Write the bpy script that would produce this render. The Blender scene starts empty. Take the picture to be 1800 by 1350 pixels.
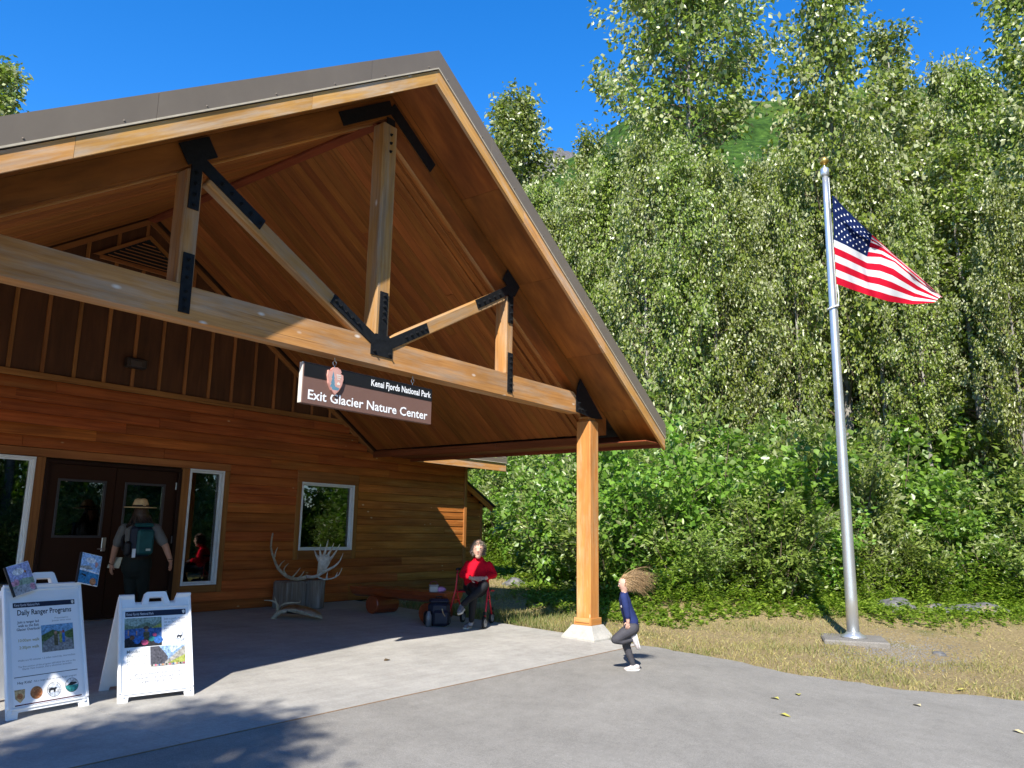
import bpy, math, random
import numpy as np
from mathutils import Matrix, Vector

random.seed(7)
RNG = np.random.default_rng(11)
scn = bpy.context.scene
COL = scn.collection

# ---------------------------------------------------------------- camera
CAM = Vector((-9.955, -6.111, 1.5))
_yaw, _pit, _rol, FPX = 0.9196, 0.1859, 0.0161, 1380.0      # FPX: focal length in pixels of an 1800 x 1350 picture
_F = Vector((math.sin(_yaw)*math.cos(_pit), math.cos(_yaw)*math.cos(_pit), math.sin(_pit)))
_R0 = Vector((math.cos(_yaw), -math.sin(_yaw), 0)); _U0 = _R0.cross(_F)
_R = math.cos(_rol)*_R0 + math.sin(_rol)*_U0
_U = -math.sin(_rol)*_R0 + math.cos(_rol)*_U0
cd = bpy.data.cameras.new('camera'); cam = bpy.data.objects.new('camera', cd); COL.objects.link(cam)
cd.sensor_width = 36.0; cd.lens = FPX/1800*36.0; cd.clip_start = 0.05; cd.clip_end = 6000
cam.matrix_world = Matrix(((_R.x, _U.x, -_F.x, CAM.x), (_R.y, _U.y, -_F.y, CAM.y), (_R.z, _U.z, -_F.z, CAM.z), (0, 0, 0, 1)))
scn.camera = cam
scn.render.engine = 'CYCLES'
scn.render.resolution_x, scn.render.resolution_y = 1024, 768

# ---------------------------------------------------------------- sky and sun
SUN = Vector((1.10, 0.555, -1.0))                            # direction the light travels
EL = math.atan2(1.0, math.hypot(SUN.x, SUN.y)); AZ = math.atan2(-SUN.x, -SUN.y)   # azimuth from +Y towards +X
w = bpy.data.worlds.new('World'); scn.world = w; w.use_nodes = True
wn = w.node_tree; wn.nodes.clear()
sk = wn.nodes.new('ShaderNodeTexSky'); sk.sky_type = 'NISHITA'; sk.sun_disc = False
sk.sun_elevation = EL; sk.sun_rotation = AZ; sk.altitude = 900; sk.air_density = 1.0; sk.dust_density = 0.0; sk.ozone_density = 4.0
hs = wn.nodes.new('ShaderNodeHueSaturation'); hs.inputs['Saturation'].default_value = 1.32; hs.inputs['Value'].default_value = 1.72; hs.inputs['Hue'].default_value = 0.506
bg = wn.nodes.new('ShaderNodeBackground'); bg.inputs['Strength'].default_value = 0.095
wo = wn.nodes.new('ShaderNodeOutputWorld')
wn.links.new(sk.outputs[0], hs.inputs['Color']); wn.links.new(hs.outputs[0], bg.inputs[0]); wn.links.new(bg.outputs[0], wo.inputs[0])
sd = bpy.data.lights.new('sun', 'SUN'); so = bpy.data.objects.new('sun', sd); COL.objects.link(so)
sd.energy = 5.0; sd.angle = math.radians(0.53); sd.color = (1.0, 0.945, 0.85)
so.rotation_euler = SUN.to_track_quat('-Z', 'Y').to_euler(); so.location = (-20, -12, 25)
scn.view_settings.view_transform = 'Standard'; scn.view_settings.look = 'None'
scn.view_settings.exposure = 0.92; scn.view_settings.gamma = 1.0; scn.view_settings.use_curve_mapping = False

# ---------------------------------------------------------------- geometry of the place
K = 0.0392            # the paving falls towards the photographer: z = K * y
WY = 5.244            # front face of the building wall
XK = -4.265           # middle of the gable
SL = 0.657            # roof pitch
OV = 0.684            # fascia plane is y = -OV
def gz(x, y): return K*y
def ray(px, py): return _F + _R*((px-900)/FPX) - _U*((py-675)/FPX)
def G(px, py, dz=0.0):
    a = ray(px, py); t = (K*CAM.y+dz-CAM.z)/(a.z-K*a.y); return CAM+a*t
def AT(px, py, depth): return CAM+ray(px, py)*depth
def ONY(px, py, Y=0.0):
    a = ray(px, py); return CAM+a*((Y-CAM.y)/a.y)
def PD(p): return (Vector(p)-CAM).dot(_F)

# ---------------------------------------------------------------- helpers: objects
WM = {}
def link(o, parent=None, M=None):
    M = M if M is not None else Matrix()
    COL.objects.link(o)
    if parent is not None:
        o.parent = parent; o.matrix_parent_inverse = Matrix()
        o.matrix_local = WM[parent].inverted() @ M
    else:
        o.matrix_world = M
    WM[o] = M.copy()
    return o
def tag(o, label, cat, group=None, kind=None):
    if label: o['label'] = label
    if cat: o['category'] = cat
    if group: o['group'] = group
    if kind: o['kind'] = kind
    return o
def thing(name, label, cat, loc=(0, 0, 0), rz=0.0, group=None):
    o = bpy.data.objects.new(name, None); o.empty_display_size = 0.2
    link(o, None, Matrix.Translation(Vector(loc)) @ Matrix.Rotation(rz, 4, 'Z'))
    return tag(o, label, cat, group)
def mesh(name, V, Fc, mats, smooth=False, mi=None):
    me = bpy.data.meshes.new(name); me.from_pydata([tuple(v) for v in V], [], [tuple(f) for f in Fc])
    for m in (mats if isinstance(mats, (list, tuple)) else [mats]): me.materials.append(m)
    if smooth: me.polygons.foreach_set('use_smooth', [True]*len(me.polygons))
    if mi is not None: me.polygons.foreach_set('material_index', list(mi))
    me.update(); return me
def obj(name, me, parent=None, M=None): return link(bpy.data.objects.new(name, me), parent, M)

class MB:                       # collects shapes into one mesh
    def __init__(s): s.V = []; s.F = []; s.mi = []; s.cur = 0; s.M = Matrix()
    def add(s, V, Fc):
        n = len(s.V); s.V += [s.M @ Vector(v) for v in V]
        for f in Fc: s.F.append([i+n for i in f]); s.mi.append(s.cur)
    def box(s, c, d, b=0.0, rot=None):
        V, Fc = cbox(d[0], d[1], d[2], b); T = Matrix.Translation(Vector(c))
        if rot is not None: T = T @ rot.to_4x4()
        s.add([T @ Vector(v) for v in V], Fc)
    def bar(s, p0, p1, w, h, up=(0, 0, 1), b=0.0):
        p0, p1 = Vector(p0), Vector(p1); V, Fc = cbox((p1-p0).length, w, h, b); T = axis_m(p0, p1, up)
        s.add([T @ Vector(v) for v in V], Fc)
    def tube(s, pts, rad, n=8, cap=True):
        V, Fc = tube(pts, rad, n, cap); s.add(V, Fc)
    def ball(s, c, r, n=8, m=6):
        V, Fc = ball(c, r, n, m); s.add(V, Fc)
    def prism(s, poly, z0, z1):
        n = len(poly); V = [(x, y, z0) for x, y in poly]+[(x, y, z1) for x, y in poly]
        Fc = [list(range(n))[::-1], list(range(n, 2*n))]+[[i, (i+1) % n, n+(i+1) % n, n+i] for i in range(n)]
        s.add(V, Fc)
    def build(s, name, mats, parent=None, M=None, smooth=False):
        return obj(name, mesh(name, s.V, s.F, mats, smooth, s.mi if isinstance(mats, (list, tuple)) else None), parent, M)

def cbox(L, W, H, b=0.0):
    x, y, z = L/2, W/2, H/2
    if b <= 0:
        V = [(-x,-y,-z),(x,-y,-z),(x,y,-z),(-x,y,-z),(-x,-y,z),(x,-y,z),(x,y,z),(-x,y,z)]
        return V, [(0,3,2,1),(4,5,6,7),(0,1,5,4),(1,2,6,5),(2,3,7,6),(3,0,4,7)]
    b = min(b, x*0.9, y*0.9, z*0.9)
    V = []; ix = {}
    for sx in (-1, 1):
        for sy in (-1, 1):
            for sz in (-1, 1):
                for a in range(3):
                    p = [sx*(x-b), sy*(y-b), sz*(z-b)]; p[a] = (sx*x, sy*y, sz*z)[a]
                    ix[(sx, sy, sz, a)] = len(V); V.append(tuple(p))
    Fc = []
    def q(l): Fc.append([ix[k] for k in l])
    for s in (-1, 1):
        o = [(-1,-1),(1,-1),(1,1),(-1,1)]; o = o if s > 0 else o[::-1]
        q([(s, a, c, 0) for a, c in o]); q([(c, s, a, 1) for a, c in o]); q([(a, c, s, 2) for a, c in o])
    for a in (-1, 1):
        for c in (-1, 1):
            l = [(a,c,-1,0),(a,c,1,0),(a,c,1,1),(a,c,-1,1)]; q(l if a*c < 0 else l[::-1])
            l = [(-1,a,c,1),(1,a,c,1),(1,a,c,2),(-1,a,c,2)]; q(l[::-1] if a*c > 0 else l)
            l = [(a,-1,c,0),(a,1,c,0),(a,1,c,2),(a,-1,c,2)]; q(l if a*c > 0 else l[::-1])
            for e in (-1, 1):
                l = [(a,c,e,0),(a,c,e,1),(a,c,e,2)]; q(l if a*c*e > 0 else l[::-1])
    return V, Fc
def axis_m(p0, p1, up=(0, 0, 1)):
    p0, p1 = Vector(p0), Vector(p1); x = (p1-p0).normalized(); up = Vector(up)
    y = up.cross(x)
    if y.length < 1e-5: y = Vector((0, 1, 0)).cross(x)
    y.normalize(); z = x.cross(y); c = (p0+p1)/2
    return Matrix(((x.x, y.x, z.x, c.x), (x.y, y.y, z.y, c.y), (x.z, y.z, z.z, c.z), (0, 0, 0, 1)))
def tube(pts, rad, n=8, cap=True):
    pts = [Vector(p) for p in pts]; m = len(pts)
    if not isinstance(rad, (list, tuple)): rad = [rad]*m
    V = []; Fc = []; pu = None
    for i, p in enumerate(pts):
        t = (pts[min(i+1, m-1)]-pts[max(i-1, 0)]).normalized()
        u = pu-t*pu.dot(t) if pu is not None else (Vector((0, 0, 1)).cross(t) if abs(t.z) < 0.9 else Vector((1, 0, 0)).cross(t))
        u.normalize(); pu = u; v = t.cross(u)
        for k in range(n):
            a = 2*math.pi*k/n; V.append(p+(u*math.cos(a)+v*math.sin(a))*rad[i])
    for i in range(m-1):
        for k in range(n): Fc.append([i*n+k, i*n+(k+1) % n, (i+1)*n+(k+1) % n, (i+1)*n+k])
    if cap: Fc.append(list(range(n))[::-1]); Fc.append(list(range((m-1)*n, m*n)))
    return V, Fc
def ball(c, r, n=8, m=6):
    c = Vector(c); r = Vector(r) if not isinstance(r, (int, float)) else Vector((r, r, r))
    V = [c+Vector((0, 0, -r.z))]; Fc = []
    for j in range(1, m):
        a = -math.pi/2+math.pi*j/m
        for k in range(n):
            b = 2*math.pi*k/n; V.append(c+Vector((r.x*math.cos(a)*math.cos(b), r.y*math.cos(a)*math.sin(b), r.z*math.sin(a))))
    V.append(c+Vector((0, 0, r.z))); L = len(V)-1
    for k in range(n):
        Fc.append([0, 1+(k+1) % n, 1+k]); Fc.append([L, 1+(m-2)*n+k, 1+(m-2)*n+(k+1) % n])
        for j in range(m-2): Fc.append([1+j*n+k, 1+j*n+(k+1) % n, 1+(j+1)*n+(k+1) % n, 1+(j+1)*n+k])
    return V, Fc
_bc = {}
def box(name, c, d, mat, parent=None, b=0.004, rot=None):
    key = (round(d[0], 3), round(d[1], 3), round(d[2], 3), b, mat.name)
    if key not in _bc: _bc[key] = mesh(name, *cbox(d[0], d[1], d[2], b), mat)
    T = Matrix.Translation(Vector(c))
    if rot is not None: T = T @ rot.to_4x4()
    return obj(name, _bc[key], parent, T)
def beam(name, p0, p1, wd, h, mat, parent=None, up=(0, 0, 1), b=0.006):
    """a timber: local x runs along it, wd across, h along up"""
    L = (Vector(p1)-Vector(p0)).length; key = (round(L, 3), wd, h, b, mat.name)
    if key not in _bc: _bc[key] = mesh(name, *cbox(L, wd, h, b), mat)
    return obj(name, _bc[key], parent, axis_m(p0, p1, up))

# ---------------------------------------------------------------- helpers: materials
class NT:
    def __init__(s, name):
        s.m = bpy.data.materials.new(name); s.m.use_nodes = True; s.t = s.m.node_tree; s.t.nodes.clear()
        s.out = s.t.nodes.new('ShaderNodeOutputMaterial')
    def n(s, typ, **kw):
        o = s.t.nodes.new('ShaderNode'+typ)
        for k, v in kw.items(): setattr(o, k, v)
        return o
    def l(s, a, b): s.t.links.new(a, b)
    def set(s, sock, v):
        if hasattr(v, 'links') or isinstance(v, bpy.types.NodeSocket): s.l(v, sock)
        else: sock.default_value = v
    def noise(s, vec, scale, detail=4, rough=0.6, dist=0.0):
        o = s.n('TexNoise'); s.l(vec, o.inputs['Vector']); o.inputs['Scale'].default_value = scale
        o.inputs['Detail'].default_value = detail; o.inputs['Roughness'].default_value = rough; o.inputs['Distortion'].default_value = dist
        return o.outputs['Fac']
    def ramp(s, fac, stops):
        o = s.n('ValToRGB'); s.l(fac, o.inputs[0]); e = o.color_ramp.elements
        while len(e) < len(stops): e.new(0.5)
        for i, (p, c) in enumerate(stops):
            e[i].position = p; e[i].color = (*c, 1) if len(c) == 3 else c
        return o.outputs[0]
    def mix(s, fac, a, b, mode='MIX'):
        o = s.n('Mix', data_type='RGBA', blend_type=mode); s.set(o.inputs[0], fac)
        for sock, v in ((o.inputs[6], a), (o.inputs[7], b)): s.set(sock, (*v, 1) if isinstance(v, tuple) and len(v) == 3 else v)
        return o.outputs[2]
    def math(s, op, a, b=0.0):
        o = s.n('Math', operation=op); s.set(o.inputs[0], a); s.set(o.inputs[1], b); return o.outputs[0]
    def map(s, vec, scale=(1, 1, 1), loc=(0, 0, 0)):
        o = s.n('Mapping'); s.l(vec, o.inputs[0]); o.inputs['Scale'].default_value = scale; o.inputs['Location'].default_value = loc
        return o.outputs[0]
    def bump(s, h, strength=0.3, dist=0.01):
        o = s.n('Bump'); s.l(h, o.inputs['Height']); o.inputs['Strength'].default_value = strength; o.inputs['Distance'].default_value = dist
        return o.outputs[0]
    def pbr(s, col, rough=0.7, spec=0.3, metal=0.0, normal=None):
        o = s.n('BsdfPrincipled'); s.set(o.inputs['Base Color'], (*col, 1) if isinstance(col, tuple) and len(col) == 3 else col)
        s.set(o.inputs['Roughness'], rough); s.set(o.inputs['Specular IOR Level'], spec); s.set(o.inputs['Metallic'], metal)
        if normal is not None: s.l(normal, o.inputs['Normal'])
        return o.outputs[0]
    def done(s, sh): s.l(sh, s.out.inputs[0]); return s.m
def plain(name, col, rough=0.6, spec=0.3, metal=0.0, var=0.12, scale=9.0):
    t = NT(name); tc = t.n('TexCoord').outputs['Object']
    f = t.noise(tc, scale, 5, 0.65)
    c = t.mix(1.0, (*col, 1), t.ramp(f, [(0.25, (1-var*2,)*3), (0.75, (1+var,)*3)]), 'MULTIPLY')
    return t.done(t.pbr(c, rough, spec, metal))
def wood(name, dark, light, grey=None, greyamt=0.0, knots=0.0, rough=0.6, spec=0.3, vary=0.22, across=26.0, stain=0.35, knotcol=(0.75, 0.66, 0.5)):
    """stained timber with the grain along local x; boards differ by their own random value"""
    t = NT(name); tc = t.n('TexCoord').outputs['Object']; oi = t.n('ObjectInfo').outputs['Random']
    off = t.n('CombineXYZ')
    for i in range(3): t.l(t.math('MULTIPLY', oi, (37.0, 91.0, 53.0)[i]), off.inputs[i])
    va = t.n('VectorMath', operation='ADD'); t.l(tc, va.inputs[0]); t.l(off.outputs[0], va.inputs[1]); v = va.outputs[0]
    g = t.noise(t.map(v, (0.9, across, across)), 1.0, 6, 0.65, 0.6)
    big = t.noise(t.map(v, (0.8, 2.6, 2.6)), 1.0, 4, 0.6)
    c = t.ramp(g, [(0.3, dark), (0.7, light)])
    if grey is not None:
        gm = t.noise(t.map(v, (1.1, 9, 9)), 1.0, 5, 0.7)
        gm = t.ramp(gm, [(0.62-greyamt*0.35, (0, 0, 0)), (0.78-greyamt*0.25, (1, 1, 1))])
        c = t.mix(t.math('MULTIPLY', gm, 0.75), c, t.ramp(g, [(0.3, tuple(x*0.7 for x in grey)), (0.7, grey)]))
    c = t.mix(1.0, c, t.ramp(big, [(0.3, (1-stain,)*3), (0.72, (1+stain*0.45,)*3)]), 'MULTIPLY')
    if knots > 0:
        vo = t.n('TexVoronoi'); t.l(t.map(v, (2.2, 5.0, 5.0)), vo.inputs['Vector']); vo.inputs['Scale'].default_value = 1.0
        kf = t.ramp(vo.outputs['Distance'], [(0.03, (1, 1, 1)), (0.03+0.06*knots, (0, 0, 0))])
        c = t.mix(t.math('MULTIPLY', kf, 0.85), c, knotcol)
    ck = t.noise(t.map(v, (0.35, 48, 48)), 1.0, 3, 0.6, 0.4)
    c = t.mix(t.ramp(ck, [(0.665, (0, 0, 0)), (0.70, (0.75, 0.75, 0.75))]), c, tuple(x*0.30 for x in dark))
    hv = t.n('HueSaturation'); t.l(c, hv.inputs['Color'])
    t.l(t.math('ADD', t.math('MULTIPLY', oi, 2*vary), 1-vary), hv.inputs['Value'])
    r2 = t.math('FRACT', t.math('MULTIPLY', oi, 17.3)); t.l(t.math('ADD', t.math('MULTIPLY', r2, 0.012), 0.492), hv.inputs['Hue'])
    return t.done(t.pbr(hv.outputs[0], rough, spec, 0.0, t.bump(g, 0.25, 0.004)))
# ---------------------------------------------------------------- materials
MT = {}
MT['siding'] = wood('stained siding', (0.27, 0.062, 0.010), (0.52, 0.150, 0.028), (0.42, 0.17, 0.04), 0.15, 0.75, 0.6, 0.3, 0.17, knotcol=(0.62, 0.42, 0.2))
MT['sidingold'] = wood('weathered siding', (0.27, 0.082, 0.013), (0.53, 0.195, 0.036), (0.52, 0.26, 0.075), 0.2, 0.9, 0.65, 0.25, 0.13, knotcol=(0.72, 0.55, 0.33))
MT['trim'] = wood('stained trim', (0.24, 0.085, 0.02), (0.40, 0.17, 0.045), None, 0, 0, 0.55, 0.3, 0.12)
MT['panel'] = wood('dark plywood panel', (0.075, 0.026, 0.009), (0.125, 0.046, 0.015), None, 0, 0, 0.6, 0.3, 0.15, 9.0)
MT['soffit'] = wood('soffit board', (0.23, 0.078, 0.016), (0.39, 0.142, 0.030), None, 0, 0, 0.55, 0.3, 0.2, 22.0, 0.3)
MT['ply'] = wood('overhang plywood', (0.20, 0.062, 0.010), (0.35, 0.125, 0.022), None, 0, 0, 0.5, 0.35, 0.1, 7.0, 0.55)
MT['beam'] = wood('weathered beam', (0.36, 0.175, 0.048), (0.56, 0.30, 0.090), (0.46, 0.35, 0.235), 0.55, 1.3, 0.65, 0.25, 0.06, 24.0, 0.3, (0.72, 0.66, 0.56))
MT['fascia'] = wood('weathered fascia', (0.44, 0.21, 0.055), (0.68, 0.37, 0.115), (0.62, 0.50, 0.38), 0.42, 1.2, 0.65, 0.25, 0.08, 24.0, 0.25, (0.74, 0.66, 0.52))
MT['post'] = wood('stained post', (0.42, 0.175, 0.040), (0.60, 0.285, 0.072), (0.60, 0.42, 0.21), 0.4, 1.2, 0.6, 0.3, 0.1, 22.0, 0.3, (0.75, 0.55, 0.33))
MT['redbeam'] = wood('dark red eave board', (0.17, 0.045, 0.016), (0.26, 0.075, 0.026), None, 0, 0, 0.55, 0.3, 0.12)
MT['log'] = wood('varnished log', (0.17, 0.030, 0.009), (0.30, 0.065, 0.018), None, 0, 0.4, 0.35, 0.45, 0.1, 12.0)
MT['stump'] = wood('grey stump', (0.12, 0.09, 0.07), (0.28, 0.235, 0.19), (0.34, 0.32, 0.31), 0.35, 0.2, 0.8, 0.2, 0.1, 30.0)
MT['bark'] = wood('grey bark', (0.12, 0.105, 0.085), (0.40, 0.375, 0.33), (0.5, 0.48, 0.44), 0.5, 0.3, 0.85, 0.15, 0.15, 3.0)
MT['twig'] = plain('brown twig', (0.13, 0.10, 0.07), 0.85, 0.15)
MT['steel'] = plain('black steel plate', (0.011, 0.012, 0.014), 0.55, 0.25, 0.0, 0.3, 25)
MT['roof'] = plain('grey brown roof metal', (0.165, 0.138, 0.108), 0.5, 0.3, 0.0, 0.06, 2)
MT['drip'] = plain('pale drip edge', (0.50, 0.44, 0.33), 0.5, 0.4)
MT['shadowgap'] = plain('dark underlay', (0.035, 0.02, 0.012), 0.9, 0.1)
MT['white'] = plain('white vinyl frame', (0.72, 0.74, 0.76), 0.45, 0.4, 0, 0.04)
MT['door'] = plain('brown door paint', (0.034, 0.012, 0.006), 0.5, 0.15, 0, 0.08, 5)
MT['doorframe'] = plain('brown frame paint', (0.022, 0.008, 0.005), 0.5, 0.15, 0, 0.08, 5)
MT['lite'] = plain('dark glazing bead', (0.05, 0.045, 0.05), 0.4, 0.4)
MT['metal'] = plain('brushed steel', (0.55, 0.55, 0.56), 0.32, 0.5, 0.9, 0.05)
MT['plastic'] = plain('white moulded plastic', (0.80, 0.81, 0.82), 0.5, 0.35, 0, 0.035, 4)
MT['black'] = plain('black rubber', (0.018, 0.018, 0.02), 0.6, 0.3)
MT['paper'] = plain('poster paper', (0.83, 0.84, 0.86), 0.5, 0.3, 0, 0.02, 2)
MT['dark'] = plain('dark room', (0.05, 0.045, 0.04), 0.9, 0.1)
MT['ink'] = plain('black ink', (0.025, 0.027, 0.035), 0.6, 0.2)
MT['greyink'] = plain('grey ink', (0.28, 0.28, 0.29), 0.6, 0.2)
MT['goldink'] = plain('gold ink', (0.47, 0.38, 0.15), 0.6, 0.2)
MT['navy'] = plain('navy print', (0.015, 0.022, 0.05), 0.5, 0.3)
def col(name, c, r=0.7, s=0.25, var=0.1, sc=12):
    if name.startswith('print '): var, sc = 0.42, 55
    if name not in MT: MT[name] = plain(name, c, r, s, 0, var, sc)
    return MT[name]
def glass_mat():
    t = NT('window glass'); fr = t.n('Fresnel'); fr.inputs[0].default_value = 1.75
    tr = t.n('BsdfTransparent'); tr.inputs[0].default_value = (0.42, 0.44, 0.43, 1); gl = t.n('BsdfGlossy'); gl.inputs['Roughness'].default_value = 0.012
    tc = t.n('TexCoord').outputs['Object']; t.l(t.bump(t.noise(tc, 1.3, 2), 0.02, 0.05), gl.inputs['Normal'])
    mx = t.n('MixShader'); t.l(t.math('MULTIPLY', fr.outputs[0], 1.8), mx.inputs[0]); t.l(tr.outputs[0], mx.inputs[1]); t.l(gl.outputs[0], mx.inputs[2])
    return t.done(mx.outputs[0])
MT['glass'] = glass_mat()
def leaf_mat(name, top, top2, under, gloss=0.42, trans=0.3):
    t = NT(name); at = t.n('Attribute'); at.attribute_name = 'var'; f = at.outputs['Fac']
    oi = t.n('ObjectInfo').outputs['Random']
    c = t.ramp(f, [(0.0, top), (0.82, top2), (1.0, tuple(x*1.25 for x in top2))])
    hv = t.n('HueSaturation'); t.l(c, hv.inputs['Color']); t.l(t.math('ADD', t.math('MULTIPLY', oi, 0.35), 0.82), hv.inputs['Value'])
    t.l(t.math('ADD', t.math('MULTIPLY', oi, 0.022), 0.489), hv.inputs['Hue'])
    bf = t.n('NewGeometry').outputs['Backfacing']
    cc = t.mix(bf, hv.outputs[0], (*under, 1))
    p = t.pbr(cc, gloss, 0.5)
    tl = t.n('BsdfTranslucent'); t.l(t.mix(1.0, hv.outputs[0], (1.5, 1.9, 0.6, 1), 'MULTIPLY'), tl.inputs[0])
    mx = t.n('MixShader'); mx.inputs[0].default_value = trans; t.l(p, mx.inputs[1]); t.l(tl.outputs[0], mx.inputs[2])
    return t.done(mx.outputs[0])
MT['poplar'] = leaf_mat('cottonwood leaf', (0.095, 0.138, 0.017), (0.215, 0.258, 0.044), (0.37, 0.39, 0.20), 0.36, 0.25)
MT['alder'] = leaf_mat('alder leaf', (0.070, 0.150, 0.018), (0.175, 0.29, 0.038), (0.23, 0.32, 0.10), 0.36, 0.3)
MT['willow'] = leaf_mat('willow leaf', (0.095, 0.150, 0.024), (0.215, 0.275, 0.060), (0.38, 0.42, 0.21), 0.38, 0.28)
MT['herb'] = leaf_mat('herb leaf', (0.090, 0.155, 0.014), (0.21, 0.275, 0.032), (0.20, 0.26, 0.06), 0.5, 0.35)
MT['grass'] = leaf_mat('grass blade', (0.085, 0.125, 0.020), (0.46, 0.36, 0.145), (0.25, 0.23, 0.09), 0.6, 0.25)

def paving(name, base, speck, amt, big=0.25, tint=(1, 1, 1), streak=False):
    t = NT(name); tc = t.n('TexCoord').outputs['Object']
    f1 = t.noise(tc, 130, 4, 0.8); f2 = t.noise(tc, 1.1, 6, 0.65); f3 = t.noise(tc, 9, 5, 0.6)
    c = t.ramp(f1, [(0.32, tuple(b*(1-amt) for b in base)), (0.52, base), (0.72, tuple(min(1, b*(1+speck)) for b in base))])
    c = t.mix(1.0, c, t.ramp(f2, [(0.3, (1-big, 1-big, 1-big)), (0.7, (1+big*0.5,)*3)]), 'MULTIPLY')
    c = t.mix(1.0, c, t.ramp(f3, [(0.25, (0.88, 0.88, 0.88)), (0.75, (1.07, 1.07, 1.07))]), 'MULTIPLY')
    f5 = t.noise(tc, 42, 5, 0.75); c = t.mix(1.0, c, t.ramp(f5, [(0.3, (0.86, 0.86, 0.86)), (0.7, (1.1, 1.1, 1.1))]), 'MULTIPLY')
    f6 = t.noise(t.map(tc, (0.5, 22, 1)), 1.0, 7, 0.8, 1.5); c = t.mix(t.ramp(f6, [(0.70, (0, 0, 0)), (0.78, (0.35, 0.35, 0.35))]), c, tuple(min(1, b*1.5) for b in base))
    f7 = t.noise(tc, 2.7, 8, 0.8); c = t.mix(t.ramp(f7, [(0.66, (0, 0, 0)), (0.74, (0.4, 0.4, 0.4))]), c, tuple(b*0.6 for b in base))
    if streak:
        f4 = t.noise(t.map(tc, (0.7, 7, 1)), 1.0, 6, 0.7); c = t.mix(1.0, c, t.ramp(f4, [(0.3, (0.9, 0.89, 0.88)), (0.7, (1.05, 1.05, 1.04))]), 'MULTIPLY')
    return t.done(t.pbr(c, 0.85, 0.2, 0, t.bump(f1, 0.35, 0.004)))
MT['concrete'] = paving('broom finished concrete', (0.405, 0.392, 0.366), 0.12, 0.14, 0.2, streak=True)
MT['asphalt'] = paving('worn asphalt', (0.264, 0.252, 0.230), 0.5, 0.32, 0.16)
MT['footing'] = paving('footing concrete', (0.46, 0.44, 0.40), 0.15, 0.15, 0.25)
def ground_mat():
    t = NT('dry grass soil'); tc = t.n('TexCoord').outputs['Object']
    a = t.noise(tc, 1.1, 6, 0.65); b = t.noise(tc, 26, 6, 0.75)
    c = t.ramp(b, [(0.28, (0.10, 0.075, 0.045)), (0.48, (0.26, 0.20, 0.105)), (0.64, (0.40, 0.315, 0.16)), (0.8, (0.52, 0.44, 0.26))])
    g = t.ramp(b, [(0.3, (0.06, 0.075, 0.022)), (0.6, (0.15, 0.165, 0.05)), (0.8, (0.30, 0.27, 0.12))])
    c = t.mix(t.ramp(a, [(0.55, (0, 0, 0)), (0.72, (0.8, 0.8, 0.8))]), c, g)
    return t.done(t.pbr(c, 0.95, 0.1, 0, t.bump(b, 0.8, 0.03)))
MT['soil'] = ground_mat()
MT['gravel'] = paving('grey gravel', (0.22, 0.205, 0.185), 0.7, 0.55, 0.3)
def rock_mat():
    t = NT('grey rock'); tc = t.n('TexCoord').outputs['Object']; a = t.noise(tc, 5, 8, 0.75); b = t.noise(tc, 2, 4, 0.6)
    c = t.ramp(a, [(0.3, (0.05, 0.05, 0.054)), (0.55, (0.15, 0.15, 0.155)), (0.75, (0.30, 0.285, 0.26))])
    c = t.mix(t.ramp(b, [(0.55, (0, 0, 0)), (0.62, (0.6, 0.6, 0.6))]), c, (0.26, 0.19, 0.075))
    return t.done(t.pbr(c, 0.9, 0.2, 0, t.bump(a, 0.8, 0.03)))
MT['rock'] = rock_mat()
def mountain_mat():
    t = NT('brushy mountainside'); tc = t.n('TexCoord').outputs['Object']; at = t.n('Attribute'); at.attribute_name = 'rock'
    a = t.noise(tc, 0.16, 6, 0.75); b = t.noise(tc, 0.02, 5, 0.6); vo = t.n('TexVoronoi'); t.l(tc, vo.inputs['Vector']); vo.inputs['Scale'].default_value = 0.22
    c = t.ramp(a, [(0.32, (0.018, 0.045, 0.008)), (0.5, (0.050, 0.105, 0.016)), (0.7, (0.095, 0.165, 0.026))])
    c = t.mix(1.0, c, t.ramp(vo.outputs['Distance'], [(0.1, (1.25, 1.25, 1.2)), (0.7, (0.6, 0.65, 0.6))]), 'MULTIPLY')
    c = t.mix(t.ramp(b, [(0.5, (0, 0, 0)), (0.62, (0.7, 0.7, 0.7))]), c, (0.10, 0.155, 0.022))
    r = t.ramp(t.noise(tc, 0.09, 8, 0.75), [(0.3, (0.06, 0.06, 0.065)), (0.6, (0.17, 0.16, 0.155)), (0.8, (0.30, 0.28, 0.26))])
    m = t.math('ADD', at.outputs['Fac'], t.math('MULTIPLY', t.math('SUBTRACT', t.noise(tc, 0.05, 6, 0.7), 0.5), 1.6))
    c = t.mix(t.ramp(m, [(0.45, (0, 0, 0)), (0.6, (1, 1, 1))]), c, r)
    return t.done(t.pbr(c, 0.9, 0.1, 0, t.bump(a, 1.0, 4.0)))
MT['mountain'] = mountain_mat()

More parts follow.
